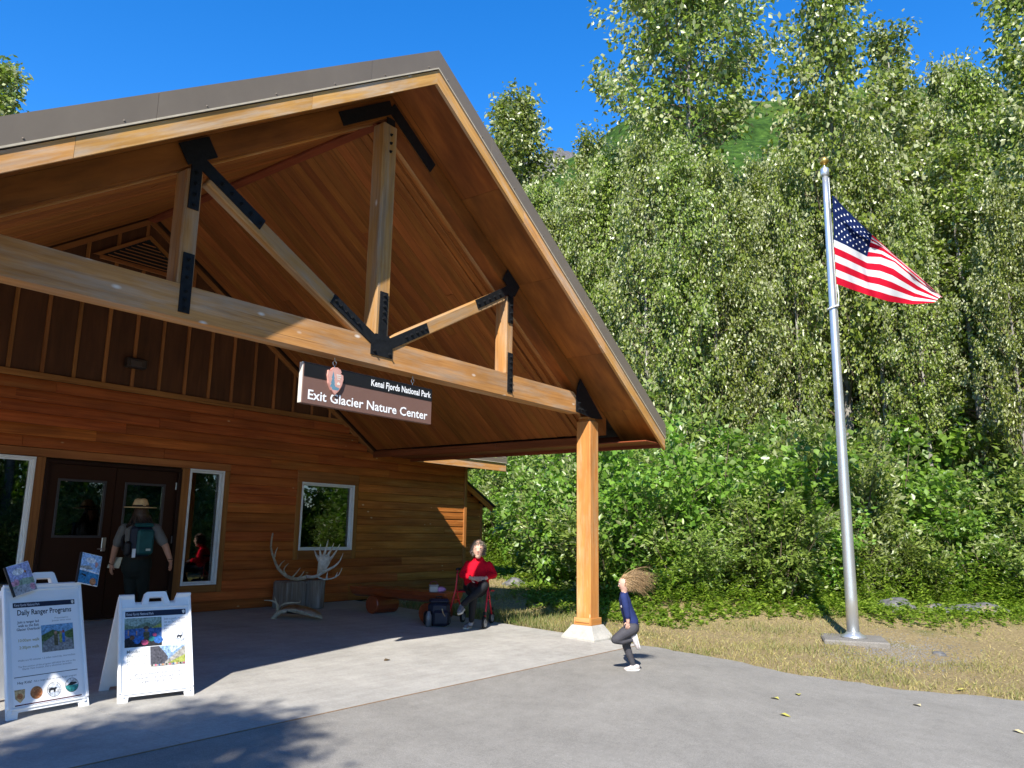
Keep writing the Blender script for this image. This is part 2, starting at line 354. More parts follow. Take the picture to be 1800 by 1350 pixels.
# ---------------------------------------------------------------- the setting
from mathutils import noise as mnoise
EDGE = [(-60, 14), (-30, 9), (-16, 4.2), (-9, 1.9), (-6.6, 1.15), (-5.13, 0.54), (-4.1, 0.06), (-2.9, -0.08), (-1.7, 0.24), (-0.8, 0.25), (-0.66, 0.25), (12, 0.25)]
def edge_x(y): return float(np.interp(y, [e[0] for e in EDGE], [e[1] for e in EDGE]))
VEG = [(-60, 19), (-30, 14), (-14, 11.6), (-8, 10.6), (-4.35, 8.9), (-3.1, 8.8), (-1.7, 6.9), (-0.3, 4.6), (0.55, 3.6), (3.0, 4.6), (5.8, 7.5), (8.0, 8.9), (9.5, 9.2), (14, 8.6), (20, 7), (40, -10)]
def veg_x(y): return float(np.interp(y, [e[0] for e in VEG], [e[1] for e in VEG]))
def sstep(a, b, x): t = min(1, max(0, (x-a)/(b-a))); return t*t*(3-2*t)
def terrain(x, y):
    z = K*min(max(y, -14), 14)-0.035
    e = edge_x(y); d = x-e
    if d > 0:
        z += 0.03*sstep(0, 0.35, d)
        v = veg_x(y)
        z += 0.26*sstep(e+1.9, max(v, e+3.2), x)*(1 if y < 1.2 else 0.6)
        z += 0.05*mnoise.noise(Vector((x*0.9, y*0.9, 3)))*sstep(0.3, 2.5, d)
    if y > 5.0 and x < 0.25: z = K*5.0-0.05
    r = math.hypot(x+10, y+6)
    if r > 45: z += 0.03*(r-45)
    return z
def axis_coords(lo, hi, f0, f1, fine):
    a = list(np.arange(f0, f1, fine)); s = fine; x = f1
    while x < hi: a.append(x); s *= 1.28; x += s
    a.append(hi); s = fine; x = f0-fine; b = []
    while x > lo: b.append(x); s *= 1.28; x -= s
    b.append(lo); return sorted(b+a)
xs = axis_coords(-300, 420, -0.6, 13, 0.3); ys = axis_coords(-320, 420, -9, 11, 0.3)
V = [(x, y, terrain(x, y)) for y in ys for x in xs]; nx = len(xs)
Fc = [(j*nx+i, j*nx+i+1, (j+1)*nx+i+1, (j+1)*nx+i) for j in range(len(ys)-1) for i in range(nx-1)]
tag(obj('ground', mesh('ground', V, Fc, MT['soil'], True)), None, None, None, 'structure')

# asphalt: everything in front of the concrete apron, up to the curving grass edge
aV = []; yy = [-60, -45, -30, -22, -16, -12]+list(np.arange(-9, -0.7, 0.09))+[-0.655]; er = random.Random(17)
for y in yy:
    wob = 0.03*math.sin(y*5.1)+0.02*math.sin(y*11.7)+er.gauss(0, 0.014)
    for i, x in enumerate(np.linspace(-60, edge_x(y)+wob, 12)): aV.append((x, y, K*max(y, -14)))
aF = [(j*12+i, j*12+i+1, (j+1)*12+i+1, (j+1)*12+i) for j in range(len(yy)-1) for i in range(11)]
tag(obj('asphalt_path', mesh('asphalt_path', aV, aF, MT['asphalt'])), None, None, None, 'structure')
# concrete apron in poured slabs with joints between them
apron = MB(); apron.box((-9.7, 2.35, -0.06), (19.6, 5.96, 0.02))
def tilt(V): return [Vector((v.x, v.y, v.z+K*v.y)) for v in V]
apron.V = tilt(apron.V); ao = apron.build('concrete_apron', MT['shadowgap']); tag(ao, None, None, None, 'structure')
sx = [-19.4, -16.2, -13.1, -9.95, -6.6, -3.25, 0.25]; sy = [-0.648, 2.30, 5.33]
for i in range(6):
    for j in range(2):
        m = MB(); m.box(((sx[i]+sx[i+1])/2, (sy[j]+sy[j+1])/2, -0.035), (sx[i+1]-sx[i]-0.004, sy[j+1]-sy[j]-0.004, 0.08))
        m.V = tilt(m.V); m.build('slab', MT['concrete'], ao)
# rusty expansion strip between concrete and asphalt
jb = MB(); jb.box((-9.5, -0.652, 0.0), (19.5, 0.013, 0.010)); jb.V = tilt(jb.V)
tag(jb.build('expansion_joint', col('rusty joint filler', (0.25, 0.165, 0.10), 0.95)), None, None, None, 'structure')

# mountains, as terrain behind the wood
def crest(pxs, name, d0, d1, rough, rockfn, nd=70, naz=260):
    az = []; 
    for px, py in pxs:
        a = ray(px, py); az.append((math.atan2(a.x, a.y), a.z/math.hypot(a.x, a.y)))
    az.sort(); A = np.linspace(az[0][0], az[-1][0], naz); E = np.interp(A, [q[0] for q in az], [q[1] for q in az])
    V = []; rk = []
    for j in range(nd):
        t = j/(nd-1)*1.25; d = d0+(d1-d0)*t
        for i in range(naz):
            h = E[i]*d1; prof = sstep(0, 1, t)*0.35+t*0.65 if t <= 1 else 1-(t-1)*1.2
            p = Vector((CAM.x+math.sin(A[i])*d, CAM.y+math.cos(A[i])*d, 0))
            nz = mnoise.fractal(p*0.011, 0.9, 2.1, 6)*rough*min(1, t*1.6)+mnoise.fractal(p*0.06, 0.8, 2.0, 4)*rough*0.16
            rid = abs(mnoise.noise(p*0.05+Vector((4, 1, 9))))*rough*0.25
            V.append((p.x, p.y, CAM.z-4+h*prof+nz*(0.25 if t > 0.9 else 1)-rid)); rk.append(rockfn(t, A[i], p))
    Fc = [(j*naz+i, j*naz+i+1, (j+1)*naz+i+1, (j+1)*naz+i) for j in range(nd-1) for i in range(naz-1)]
    me = mesh(name, V, [f[::-1] for f in Fc], MT['mountain'], True)
    at = me.attributes.new('rock', 'FLOAT', 'POINT'); at.data.foreach_set('value', rk)
    return tag(obj(name, me), None, None, None, 'structure')
def pxaz(px): a = ray(px, 600); return math.atan2(a.x, a.y)
def rock_near(t, a, p):
    r = 0.05
    if t > 0.86 and pxaz(1185) < a < pxaz(1420): r = 0.1+0.75*sstep(0.86, 0.97, t)*(1-abs(a-pxaz(1270))*7)
    if 0.04 < t < 0.42: r = max(r, 0.95-abs(a-pxaz(1725))*16)
    return r
crest([(-400, 640), (450, 470), (800, 395), (900, 352), (950, 312), (985, 284), (1014, 263), (1062, 241), (1110, 225), (1162, 208), (1225, 178), (1266, 168), (1351, 163),
       (1450, 152), (1600, 150), (1800, 160), (2300, 240), (3600, 500)], 'mountain_side', 130, 520, 13, rock_near)
crest([(700, 420), (860, 290), (930, 274), (962, 256), (978, 263), (995, 259), (1015, 266), (1045, 280), (1100, 330)], 'mountain_ridge', 700, 1500, 60, lambda t, a, p: 1.0, 40, 120)
# ---------------------------------------------------------------- the building
B = thing('visitor_center', 'timber visitor centre with open truss gable porch and brown lap siding', 'building', (XK, WY, 0.2))
def plank(name, poly, y0, y1, mat, parent, d, dy=0.0):
    """a board whose outline lies in the xz plane (poly), thick from y0 to y1, grain along d (x, z)"""
    dx = Vector((d[0], 0, d[1])).normalized(); c = sum((Vector((p[0], 0, p[1])) for p in poly), Vector())/len(poly); c.y = (y0+y1)/2
    T = axis_m(c-dx, c+dx, (0, 0, 1)); Ti = T.inverted(); n = len(poly)
    V = [Ti @ Vector((x, y0, z)) for x, z in poly]+[Ti @ Vector((x, y1, z)) for x, z in poly]
    Fc = [list(range(n)), list(range(n, 2*n))[::-1]]+[[i, n+i, n+(i+1) % n, (i+1) % n] for i in range(n)]
    a = sum(poly[i][0]*poly[(i+1) % n][1]-poly[(i+1) % n][0]*poly[i][1] for i in range(n))
    if a < 0: Fc = [f[::-1] for f in Fc]
    return obj(name, mesh(name, V, Fc, mat), parent, T)
def rz(z0, x): return z0-SL*abs(x-XK)
def rake(name, z0, z1, xa, xb, y0, y1, mat, parent):
    return plank(name, [(xa, rz(z0, xa)), (xb, rz(z0, xb)), (xb, rz(z1, xb)), (xa, rz(z1, xa))], y0, y1, mat, parent, (1, -SL if xb > XK+0.01 else SL))

# --- roof of the porch
EX = 5.355
roofV = []; roofF = []
def slab3(m, quad, th):
    n = len(quad); m.add([Vector(q) for q in quad]+[Vector(q)-Vector((0, 0, th)) for q in quad],
        [list(range(n)), list(range(n, 2*n))[::-1]]+[[i, n+i, n+(i+1) % n, (i+1) % n] for i in range(n)])
rm = MB()
for s in (1, -1):
    xe = XK+s*EX
    q = [(XK, -OV-0.006, 6.672), (xe, -OV-0.006, rz(6.672, xe)), (xe, 4.75, rz(6.672, xe)), (XK, 10.2, 6.672)]
    slab3(rm, q if s < 0 else q[::-1], 0.03)
    xo = 4.14 if s > 0 else -14.0
    q = [(xe, 4.74, rz(6.665, xe)), (xo, 4.74, rz(6.665, xe)), (xo, 10.2, 6.672), (XK, 10.2, 6.668)]
    slab3(rm, q if s < 0 else q[::-1], 0.03)
slab3(rm, [(-14, 10.2, 6.66), (-14, 15.6, 3.1), (4.14, 15.6, 3.1), (4.14, 10.2, 6.66)], 0.03)
roof = rm.build('roof', MT['roof'], B)
# standing seams on the slopes seen from the side
for s in (1, -1):
    for k in range(13):
        y = -0.35+k*0.4; xe = XK+s*(EX-0.01)
        beam('roof_seam', (XK+s*0.05, y, rz(6.682, XK+s*0.05)), (xe, y, rz(6.682, xe)), 0.02, 0.03, MT['roof'], roof, b=0.004)
# rake edge: wood fascia, dark gap, pale drip, metal flashing, in lengths
for s in (1, -1):
    for a, b in ((0, 1.62), (1.62, 3.55), (3.55, EX)):
        xa, xb = XK+s*(a+(0.0015 if a else 0)), XK+s*(b-0.0015)
        rake('rake_fascia', 6.292, 6.450, xa, xb, -OV, -OV+0.040, MT['fascia'], B)
    for a, b in ((0, 0.95), (0.95, 3.02), (3.02, EX+0.01)):
        xa, xb = XK+s*a, XK+s*(b-0.003)
        f = rake('flashing', 6.475, 6.690, xa, xb, -OV-0.010-(0.002 if a else 0), -OV+0.03, MT['roof'], roof)
        rake('drip_edge', 6.462, 6.478, xa, xb, -OV-0.015, -OV+0.02, MT['drip'], roof)
    rake('underlay', 6.40, 6.66, XK, XK+s*(EX-0.02), -OV+0.042, -OV+0.07, MT['shadowgap'], B)
    for k in range(9):
        x = XK+s*(0.15+k*0.62); box('screw', (x, -OV-0.013, rz(6.505, x)), (0.014, 0.012, 0.014), MT['roof'], roof, 0.004)
# overhang plywood between fascia and truss, joints every 1.2 m
for s in (1, -1):
    for a, b in ((0.0, 1.25), (1.25, 2.45), (2.45, 3.65), (3.65, 4.65), (4.65, EX-0.04)):
        xa, xb = XK+s*(a+0.002), XK+s*(b-0.002)
        rake('soffit_panel', 6.385, 6.400, xa, xb, -OV+0.045, 0.02, MT['ply'], B)

# --- soffit boards running down the slope, with trims
so_ = MB()
for s in (1, -1):
    xe = XK+s*4.86
    q = [(XK, 0.25, 6.62), (xe, 0.25, rz(6.62, xe)), (xe, 5.3, rz(6.62, xe)), (XK, 5.3, 6.62)]
    slab3(so_, q if s < 0 else q[::-1], 0.42)
soff = so_.build('soffit', MT['shadowgap'], B)
up = {1: Vector((SL, 0, 1)).normalized(), -1: Vector((-SL, 0, 1)).normalized()}
for s in (1, -1):
    y = 0.275; k = 0
    while y < 5.2:
        cuts = [0.06, 4.80]
        if random.random() < 0.62: cuts.insert(1, random.uniform(0.9, 4.1))
        for a, b in zip(cuts[:-1], cuts[1:]):
            dz = random.uniform(-0.002, 0.002); xa, xb = XK+s*(a+0.001), XK+s*(b-0.001)
            beam('soffit_board', (xa, y, rz(6.172+dz, xa)), (xb, y, rz(6.172+dz, xb)), 0.139, 0.022, MT['soffit'], soff, up[s], 0.004)
        y += 0.1455; k += 1
    for y in (0.40, 0.53):
        beam('soffit_trim', (XK+s*0.07, y, rz(6.145, XK+s*0.07)), (XK+s*4.78, y, rz(6.145, XK+s*4.78)), 0.075, 0.028, MT['soffit'], soff, up[s])
    beam('soffit_trim', (XK+s*0.10, 0.24, rz(6.135, XK+s*0.1)), (XK+s*4.78, 0.24, rz(6.135, XK+s*4.78)), 0.05, 0.05, MT['post'], soff, up[s])
beam('ridge_board', (XK, 0.21, 6.115), (XK, WY-0.01, 6.115), 0.13, 0.07, MT['redbeam'], B)

# --- boxed eaves
for s in (1, -1):
    xi, xo_ = XK+s*4.80, XK+s*5.30
    for a, b in ((-OV+0.05, 2.2), (2.203, 4.74)):
        beam('eave_board', (XK+s*5.325, a, 2.915), (XK+s*5.325, b, 2.915), 0.038, 0.215, MT['redbeam'], B)
        beam('eave_board', (xi, 0.2 if a < 0 else a, 2.925), (xi, b+(0.49 if b > 4 else 0), 2.925), 0.035, 0.115, MT['redbeam'], B)
        beam('eave_soffit', ((xi+xo_)/2, a, 2.868), ((xi+xo_)/2, b, 2.868), abs(xo_-xi)-0.03, 0.02, MT['redbeam'], B)
    eg = XK+s*5.34
    beam('eave_flashing', (eg, -OV, 3.09), (eg, 4.74, 3.09), 0.03, 0.13, MT['roof'], roof)

# --- front truss
TH = 0.20
def mir(s, x): return XK+s*x
plank('bottom_chord', [(mir(-1, 3.98), 3.224), (mir(1, 3.98), 3.224), (mir(1, 3.98), 3.40), (mir(1, 3.80), 3.518), (mir(-1, 3.80), 3.518), (mir(-1, 3.98), 3.40)], 0, TH, MT['beam'], B, (1, 0))
for s in (1, -1):
    rake('top_chord', 6.125, 6.384, XK+s*0.001, XK+s*4.78, 0.025, TH+0.03, MT['ply'], B)
    x = mir(s, 2.275)
    beam('truss_post', (x, TH/2+0.006, 3.519), (x, TH/2+0.006, rz(6.12, x)-0.055), 0.15, TH-0.012, MT['beam'], B, (0, 1, 0), 0.012)
    beam('truss_diagonal', (mir(s, 0.16), 0.057, 3.50), (mir(s, 2.13), 0.057, 4.555), 0.105, 0.155, MT['beam'], B, (0, 0, 1), 0.012)
beam('king_post', (XK, TH/2+0.002, 3.519), (XK, TH/2+0.002, 6.03), 0.21, TH-0.004, MT['beam'], B, (0, 1, 0), 0.02)

def plate(name, shapes, bolts, y=-0.011):
    m = MB(); m.M = Matrix(((1, 0, 0, 0), (0, 0, -1, 0), (0, 1, 0, 0), (0, 0, 0, 1)))
    for p in shapes: m.prism(p, -y-0.011, -y+0.002+0.0015*len(m.V)/40)
    for bx, bz in bolts:
        V, Fc = tube([(bx, bz, -y), (bx, bz, -y+0.016)], 0.019, 6); m.add(V, Fc)
        V, Fc = tube([(bx, bz, -y+0.016), (bx, bz, -y+0.034)], 0.010, 6); m.add(V, Fc)
    return m.build(name, MT['steel'], B)
def strip(p0, p1, wd):
    a, b = Vector((p0[0], p0[1])), Vector((p1[0], p1[1])); n = Vector((-(b-a).y, (b-a).x)).normalized()*wd/2
    return [tuple(a-n), tuple(b-n), tuple(b+n), tuple(a+n)]
def along(p0, p1, ts): return [(p0[0]+(p1[0]-p0[0])*t, p0[1]+(p1[1]-p0[1])*t) for t in ts]
# king post foot gusset with three arms
sh = [[(XK-0.155, 3.325), (XK+0.155, 3.325), (XK+0.155, 3.47), (XK+0.10, 3.56), (XK-0.10, 3.56), (XK-0.155, 3.47)]]
bl = [(XK-0.11, 3.365), (XK+0.11, 3.365)]
for s in (1, -1):
    a, b = (XK+s*0.10, 3.475), (XK+s*0.70, 3.795); sh.append(strip(a, b, 0.115)); bl += along(a, b, (0.42, 0.56, 0.70, 0.83, 0.94))
a, b = (XK, 3.5), (XK, 4.04); sh.append(strip(a, b, 0.115)); bl += along(a, b, (0.45, 0.58, 0.70, 0.82, 0.93))
plate('gusset_plate', sh, bl)
# king post head
sh = [strip((XK, 5.62), (XK, 6.1), 0.12)]
for s in (1, -1):
    d = Vector((s, -SL)).normalized(); a = Vector((XK, 6.245)); sh.append(strip(a, a+d*0.85, 0.15))
plate('gusset_plate', sh, along((XK, 5.66), (XK, 6.0), (0.1, 0.4, 0.7)), 0.013)
for s in (1, -1):
    x = mir(s, 2.275); zt = rz(6.12, x); d = Vector((s, -SL)).normalized(); c = Vector((x, zt+0.13))
    sh = [strip(c-d*0.16, c+d*0.16, 0.19), strip((x, zt-0.42), (x, zt+0.1), 0.10), strip((x-s*0.02, zt+0.04), (x-s*0.70, zt-0.335), 0.115)]
    bl = along((x, zt-0.38), (x, zt-0.05), (0.0, 0.3, 0.6, 0.9))+along((x-s*0.67, zt-0.32), (x-s*0.25, zt-0.09), (0, 0.25, 0.5, 0.75, 1.0))
    plate('gusset_plate', sh, bl, -0.004 if s else 0)
    a, b = (x, 3.275), (x, 3.80); plate('strap_plate', [strip(a, b, 0.10)], along(a, b, (0.08, 0.22, 0.36, 0.6, 0.76, 0.9)))
    xc = mir(s, 3.90)
    sh = [[(xc-s*0.03, 3.235), (xc+s*0.42, 3.19), (xc+s*0.62, 3.20), (mir(s, 4.62), 3.21), (mir(s, 3.98), 3.74), (mir(s, 3.92), 3.62), (xc-s*0.03, 3.43)]]
    if s < 0: sh = [sh[0][::-1]]
    plate('heel_plate', sh, [(xc+s*0.04, 3.28), (xc+s*0.12, 3.28), (xc+s*0.20, 3.28), (xc+s*0.04, 3.37)])
# columns
for cx in (0.1207, XK*2-0.1207):
    cy = 0.1207; hw = 0.1207
    m = MB()
    def ring(z, h, ch): return [(cx-h+ch, cy-h, z), (cx+h-ch, cy-h, z), (cx+h, cy-h+ch, z), (cx+h, cy+h-ch, z), (cx+h-ch, cy+h, z), (cx-h+ch, cy+h, z), (cx-h, cy+h-ch, z), (cx-h, cy-h+ch, z)]
    T = axis_m((cx, cy, 0.3), (cx, cy, 3.1), (0, 1, 0)); Ti = T.inverted()
    rings = [ring(0.20, hw, 0.012), ring(3.02, hw, 0.012), ring(3.14, hw, 0.012), ring(3.19, hw-0.035, 0.012)]
    V = [Ti @ Vector(p) for r in rings for p in r]; Fc = [[j*8+i, j*8+(i+1) % 8, (j+1)*8+(i+1) % 8, (j+1)*8+i] for j in range(3) for i in range(8)]+[[24+i for i in range(8)]]
    co = obj('column', mesh('column', V, Fc, MT['post']), B, T)
    box('column_cap', (cx, cy, 3.205), (0.19, 0.19, 0.03), MT['post'], co)
    for a in range(4):
        R = Matrix.Rotation(a*math.pi/2, 3, 'Z'); p = R @ Vector((0, -hw-0.013, 0))
        box('base_trim', (cx+p.x, cy+p.y, 0.25), (2*hw+0.05 if a % 2 == 0 else 2*hw-0.003, 0.024, 0.10), MT['post'], co, 0.004, R)
    m = MB(); b0, b1 = 0.275, 0.165
    V = [(cx+sx*b0, cy+sy*b0, 0.0+K*(cy+sy*b0)) for sx, sy in ((-1,-1),(1,-1),(1,1),(-1,1))]+[(cx+sx*b0, cy+sy*b0, 0.03+K*(cy+sy*b0)) for sx, sy in ((-1,-1),(1,-1),(1,1),(-1,1))]+[(cx+sx*b1, cy+sy*b1, 0.2) for sx, sy in ((-1,-1),(1,-1),(1,1),(-1,1))]
    Fc = [[j*4+i, j*4+(i+1) % 4, (j+1)*4+(i+1) % 4, (j+1)*4+i] for j in range(2) for i in range(4)]+[[8, 9, 10, 11], [3, 2, 1, 0]]
    obj('footing', mesh('footing', V, Fc, MT['footing']), B)

# --- front wall: backing with openings
OPEN = [(-7.88, -6.68, 0.60, 2.377), (-6.66, -5.471, 0.60, 2.377), (-5.344, -3.391, 0.0, 2.36), (-3.258, -2.660, 0.616, 2.382), (-1.121, 0.087, 1.121, 2.305)]
XR, XL = 3.31, -13.5
xb = sorted({XL, XR}|{o[0] for o in OPEN}|{o[1] for o in OPEN}); zb = sorted({0.0, 2.96}|{o[2] for o in OPEN}|{o[3] for o in OPEN})
m = MB()
for i in range(len(xb)-1):
    for j in range(len(zb)-1):
        cxm, czm = (xb[i]+xb[i+1])/2, (zb[j]+zb[j+1])/2
        if any(o[0] < cxm < o[1] and o[2] < czm < o[3] for o in OPEN): continue
        m.box((cxm, WY+0.07, czm), (xb[i+1]-xb[i], 0.13, zb[j+1]-zb[j]))
wall = m.build('wall', MT['shadowgap'], B)
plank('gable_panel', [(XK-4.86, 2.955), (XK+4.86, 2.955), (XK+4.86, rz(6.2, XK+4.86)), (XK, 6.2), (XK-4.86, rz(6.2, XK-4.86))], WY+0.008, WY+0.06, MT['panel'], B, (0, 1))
# lap siding, board by board
_prof = [(0.0, 0.0), (-0.021, 0.0), (-0.026, 0.006), (-0.027, 0.06), (-0.022, 0.115), (-0.009, 0.149), (0.0, 0.149)]
def siding_board(x0, x1, z, y, mat, parent, h=0.149):
    L = x1-x0; sc = h/0.149
    key = ('sid', round(L, 2), round(h, 3), mat.name); L = round(L, 2)
    if key not in _bc:
        n = len(_prof); V = [(-L/2, a, b*sc-h/2) for a, b in _prof]+[(L/2, a, b*sc-h/2) for a, b in _prof]
        _bc[key] = mesh('siding_board', V, [list(range(n)), list(range(n, 2*n))[::-1]]+[[i, n+i, n+(i+1) % n, (i+1) % n] for i in range(n)], mat)
    return obj('siding_board', _bc[key], parent, Matrix.Translation(Vector(((x0+x1)/2, y, z+h/2))))
TR = 0.105
blocks = [(-8.0, -5.344-0.0, 0.48, 2.50), (-5.50, -3.24, 0.0, 2.50), (-3.40, -2.66+TR, 0.50, 2.50), (-1.121-TR, 0.087+TR, 1.121-TR*1.5, 2.305+TR*1.45)]
z = 0.215; row = 0; PITCH = 0.1525
while z < 3.30:
    zt = z+0.149; xr = XR-0.06 if zt < 2.97 else XK+(6.15-zt)/SL-0.01
    segs = [(XL, xr)]
    for a, b, c, d in blocks:
        if zt > c+0.02 and z < d-0.02:
            ns = []
            for s0, s1 in segs:
                if s0 < a: ns.append((s0, min(s1, a)))
                if s1 > b: ns.append((max(s0, b), s1))
            segs = [q for q in ns if q[1]-q[0] > 0.03]
    for s0, s1 in segs:
        x = s0
        while x < s1-0.02:
            e = min(s1, x+random.uniform(1.6, 4.2))
            if s1-e < 0.5: e = s1
            siding_board(x+0.0015, e-0.0015, z, WY, MT['sidingold'] if x > -0.3 and zt < 2.6 else MT['siding'], wall); x = e
    z += PITCH; row += 1
beam('belt_trim', (XL, WY-0.018, z+0.045), (XK+(6.14-z-0.09)/SL, WY-0.018, z+0.045), 0.036, 0.085, MT['trim'], B)
ZB = z+0.09
beam('corner_board', (XR-0.025, WY-0.02, 0.2), (XR-0.025, WY-0.02, 2.90), 0.05, 0.09, MT['trim'], B, (1, 0, 0))
# battens and rake trim of the gable
k = -12
for k in range(-9, 12):
    x = -4.30+0.412*k
    zt = rz(6.06, x)
    if zt < ZB+0.1: continue
    za = ZB
    if abs(x-XK) < 0.74: za = ZB
    parts = [(za, zt)] if abs(x-XK) > 0.70 else [(za, 5.30), (5.80-SL*abs(x-XK)+0.05, zt)]
    for a, b in parts:
        if b-a > 0.08: beam('batten', (x, WY-0.006, a), (x, WY-0.006, b), 0.050, 0.026, MT['trim'], B, (0, 1, 0), 0.003)
for s in (1, -1):
    rake('wall_trim', 6.045, 6.135, XK+s*0.001, XK+s*4.82, WY-0.022, WY+0.006, MT['trim'], B)
# louvred vent
vm = plank('gable_vent', [(XK-0.67, 5.36), (XK+0.67, 5.36), (XK, 5.80)], WY-0.003, WY+0.006, MT['black'], B, (1, 0))
for s in (1, -1):
    plank('vent_frame', [(XK, 5.80), (XK+s*0.70, 5.34), (XK+s*0.79, 5.34), (XK, 5.86)], WY-0.035, WY-0.004, MT['trim'], vm, (s, -SL))
beam('vent_frame', (XK-0.70, WY-0.02, 5.325), (XK+0.70, WY-0.02, 5.325), 0.036, 0.06, MT['trim'], vm)
for k in range(7):
    zz = 5.385+k*0.053; hw = (5.79-zz)/SL-0.03
    if hw > 0.04: beam('slat', (XK-hw, WY-0.018, zz), (XK+hw, WY-0.018, zz), 0.028, 0.012, MT['trim'], vm, (0, -0.5, 1), 0.002)

# --- windows
def window(x0, x1, z0, z1, y=WY, skew=0.0):
    cx, cz = (x0+x1)/2, (z0+z1)/2
    pane = box('window', (cx, y+0.045, cz), (x1-x0-0.09, 0.006, z1-z0-0.09), MT['glass'], B, 0, Matrix.Rotation(skew, 3, 'Z'))
    fw = 0.032
    for (dx, dz, wx, wz) in ((0, (z1-z0-fw)/2, x1-x0, fw), (0, -(z1-z0-fw)/2, x1-x0, fw), ((x1-x0-fw)/2, 0, fw, z1-z0-2*fw), (-(x1-x0-fw)/2, 0, fw, z1-z0-2*fw)):
        box('frame', (cx+dx, y-0.004, cz+dz), (wx, 0.075, wz), MT['white'], pane, 0.004)
    f2 = 0.022; a, b = x1-x0-2*fw, z1-z0-2*fw
    for (dx, dz, wx, wz) in ((0, (b-f2)/2, a, f2), (0, -(b-f2)/2, a, f2), ((a-f2)/2, 0, f2, b-2*f2), (-(a-f2)/2, 0, f2, b-2*f2)):
        box('sash', (cx+dx, y+0.03, cz+dz), (wx, 0.03, wz), MT['white'], pane, 0.003)
    return pane
w0 = window(-6.66, -5.471, 0.60, 2.377); window(-7.88, -6.68, 0.60, 2.377); window(-3.258, -2.660, 0.616, 2.382, WY, 0.022); window(-1.121, 0.087, 1.121, 2.305)
def trimb(x0, x1, z0, z1):
    wx, wz = abs(x1-x0), abs(z1-z0)
    p = ((x0+x1)/2, WY-0.012, (z0+z1)/2)
    if wx > wz: beam('casing', (x0, p[1], p[2]), (x1, p[1], p[2]), 0.036, wz-0.002, MT['trim'], B)
    else: beam('casing', (p[0], p[1], z0), (p[0], p[1], z1), 0.036, wx-0.002, MT['trim'], B, (1, 0, 0))
for a, b, c, d in ((-1.121, 0.087, 1.121, 2.305),):
    trimb(a-TR, a, c-TR*1.5, d); trimb(b, b+TR, c-TR*1.5, d); trimb(a-TR, b+TR, d, 2.502); trimb(a, b, c-TR*1.5, c)
trimb(-8.0, -2.66+TR, 2.384, 2.498)
trimb(-3.391, -3.258, 0.2, 2.382); trimb(-2.660, -2.660+TR, 0.5, 2.382); trimb(-3.258, -2.66, 0.5, 0.614)
trimb(-5.471, -5.344, 0.2, 2.382); trimb(-8.0, -5.471, 0.485, 0.598)
# --- doors
for z0, wx, cx_, hz in ((2.335, 1.953, -4.3675, 0.048),): box('door_frame', (cx_, WY+0.01, z0), (wx, 0.11, hz), MT['doorframe'], B)
for cx_ in (-5.318, -3.417): box('door_frame', (cx_, WY+0.01, 1.255), (0.052, 0.11, 2.11), MT['doorframe'], B)
def door(x0, x1, gx0, gx1, hinge):
    m = MB(); z0, z1, g0, g1 = 0.225, 2.308, 1.352, 2.088; y = WY+0.035
    for a, b, c, d in ((x0, gx0, z0, z1), (gx1, x1, z0, z1), (gx0, gx1, z0, g0), (gx0, gx1, g1, z1)):
        m.box(((a+b)/2, y, (c+d)/2), (b-a, 0.045, d-c))
    dr = m.build('door', MT['door'], B)
    box('glass', ((gx0+gx1)/2, y, (g0+g1)/2), (gx1-gx0-0.01, 0.008, g1-g0-0.01), MT['glass'], dr, 0)
    for (a, b, c, d) in ((gx0-0.03, gx1+0.03, g1-0.004, g1+0.028), (gx0-0.03, gx1+0.03, g0-0.028, g0+0.004), (gx0-0.03, gx0+0.004, g0+0.004, g1-0.004), (gx1-0.004, gx1+0.03, g0+0.004, g1-0.004)):
        box('glazing_bead', ((a+b)/2, y-0.024, (c+d)/2), (b-a, 0.014, d-c), MT['lite'], dr, 0.003)
    hx = x0+0.004 if hinge < 0 else x1-0.004
    for zz in (0.5, 1.30, 2.10): box('hinge', (hx, y-0.03, zz), (0.018, 0.02, 0.11), MT['metal'], dr, 0.003)
    return dr
dl = door(-5.290, -4.372, -5.12, -4.525, -1); dr_ = door(-4.363, -3.445, -4.20, -3.645, 1)
hp = ONY(182, 957, WY)
box('lock_plate', (hp.x, WY+0.005, hp.z), (0.058, 0.018, 0.19), MT['metal'], dl, 0.004)
hm = MB(); hm.tube([(hp.x, WY+0.0, hp.z-0.06), (hp.x, WY-0.055, hp.z-0.06), (hp.x-0.11, WY-0.06, hp.z-0.06)], 0.009, 6); hm.build('lever_handle', MT['metal'], dl)
box('push_bar', (-3.47, WY+0.0, 1.12), (0.03, 0.02, 0.5), MT['doorframe'], dr_)
box('threshold', (-4.367, WY+0.0, 0.205), (1.85, 0.16, 0.03), MT['metal'], B)
# interior behind the glass
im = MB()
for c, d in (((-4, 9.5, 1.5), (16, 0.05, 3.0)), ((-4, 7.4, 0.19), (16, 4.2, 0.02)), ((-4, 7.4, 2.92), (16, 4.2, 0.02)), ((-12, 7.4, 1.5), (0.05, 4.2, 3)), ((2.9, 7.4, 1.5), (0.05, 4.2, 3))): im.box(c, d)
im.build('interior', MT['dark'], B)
# outdoor wall lamp under the gable
lp = ONY(235, 640, WY)
lm = box('wall_lamp', (lp.x, WY-0.065, lp.z), (0.30, 0.12, 0.15), col('bronze lamp body', (0.035, 0.025, 0.02), 0.4, 0.5), B, 0.02)
box('lamp_lens', (lp.x-0.02, WY-0.125, lp.z-0.01), (0.17, 0.02, 0.10), col('smoked lens', (0.07, 0.06, 0.055), 0.15, 0.6), lm, 0.008)
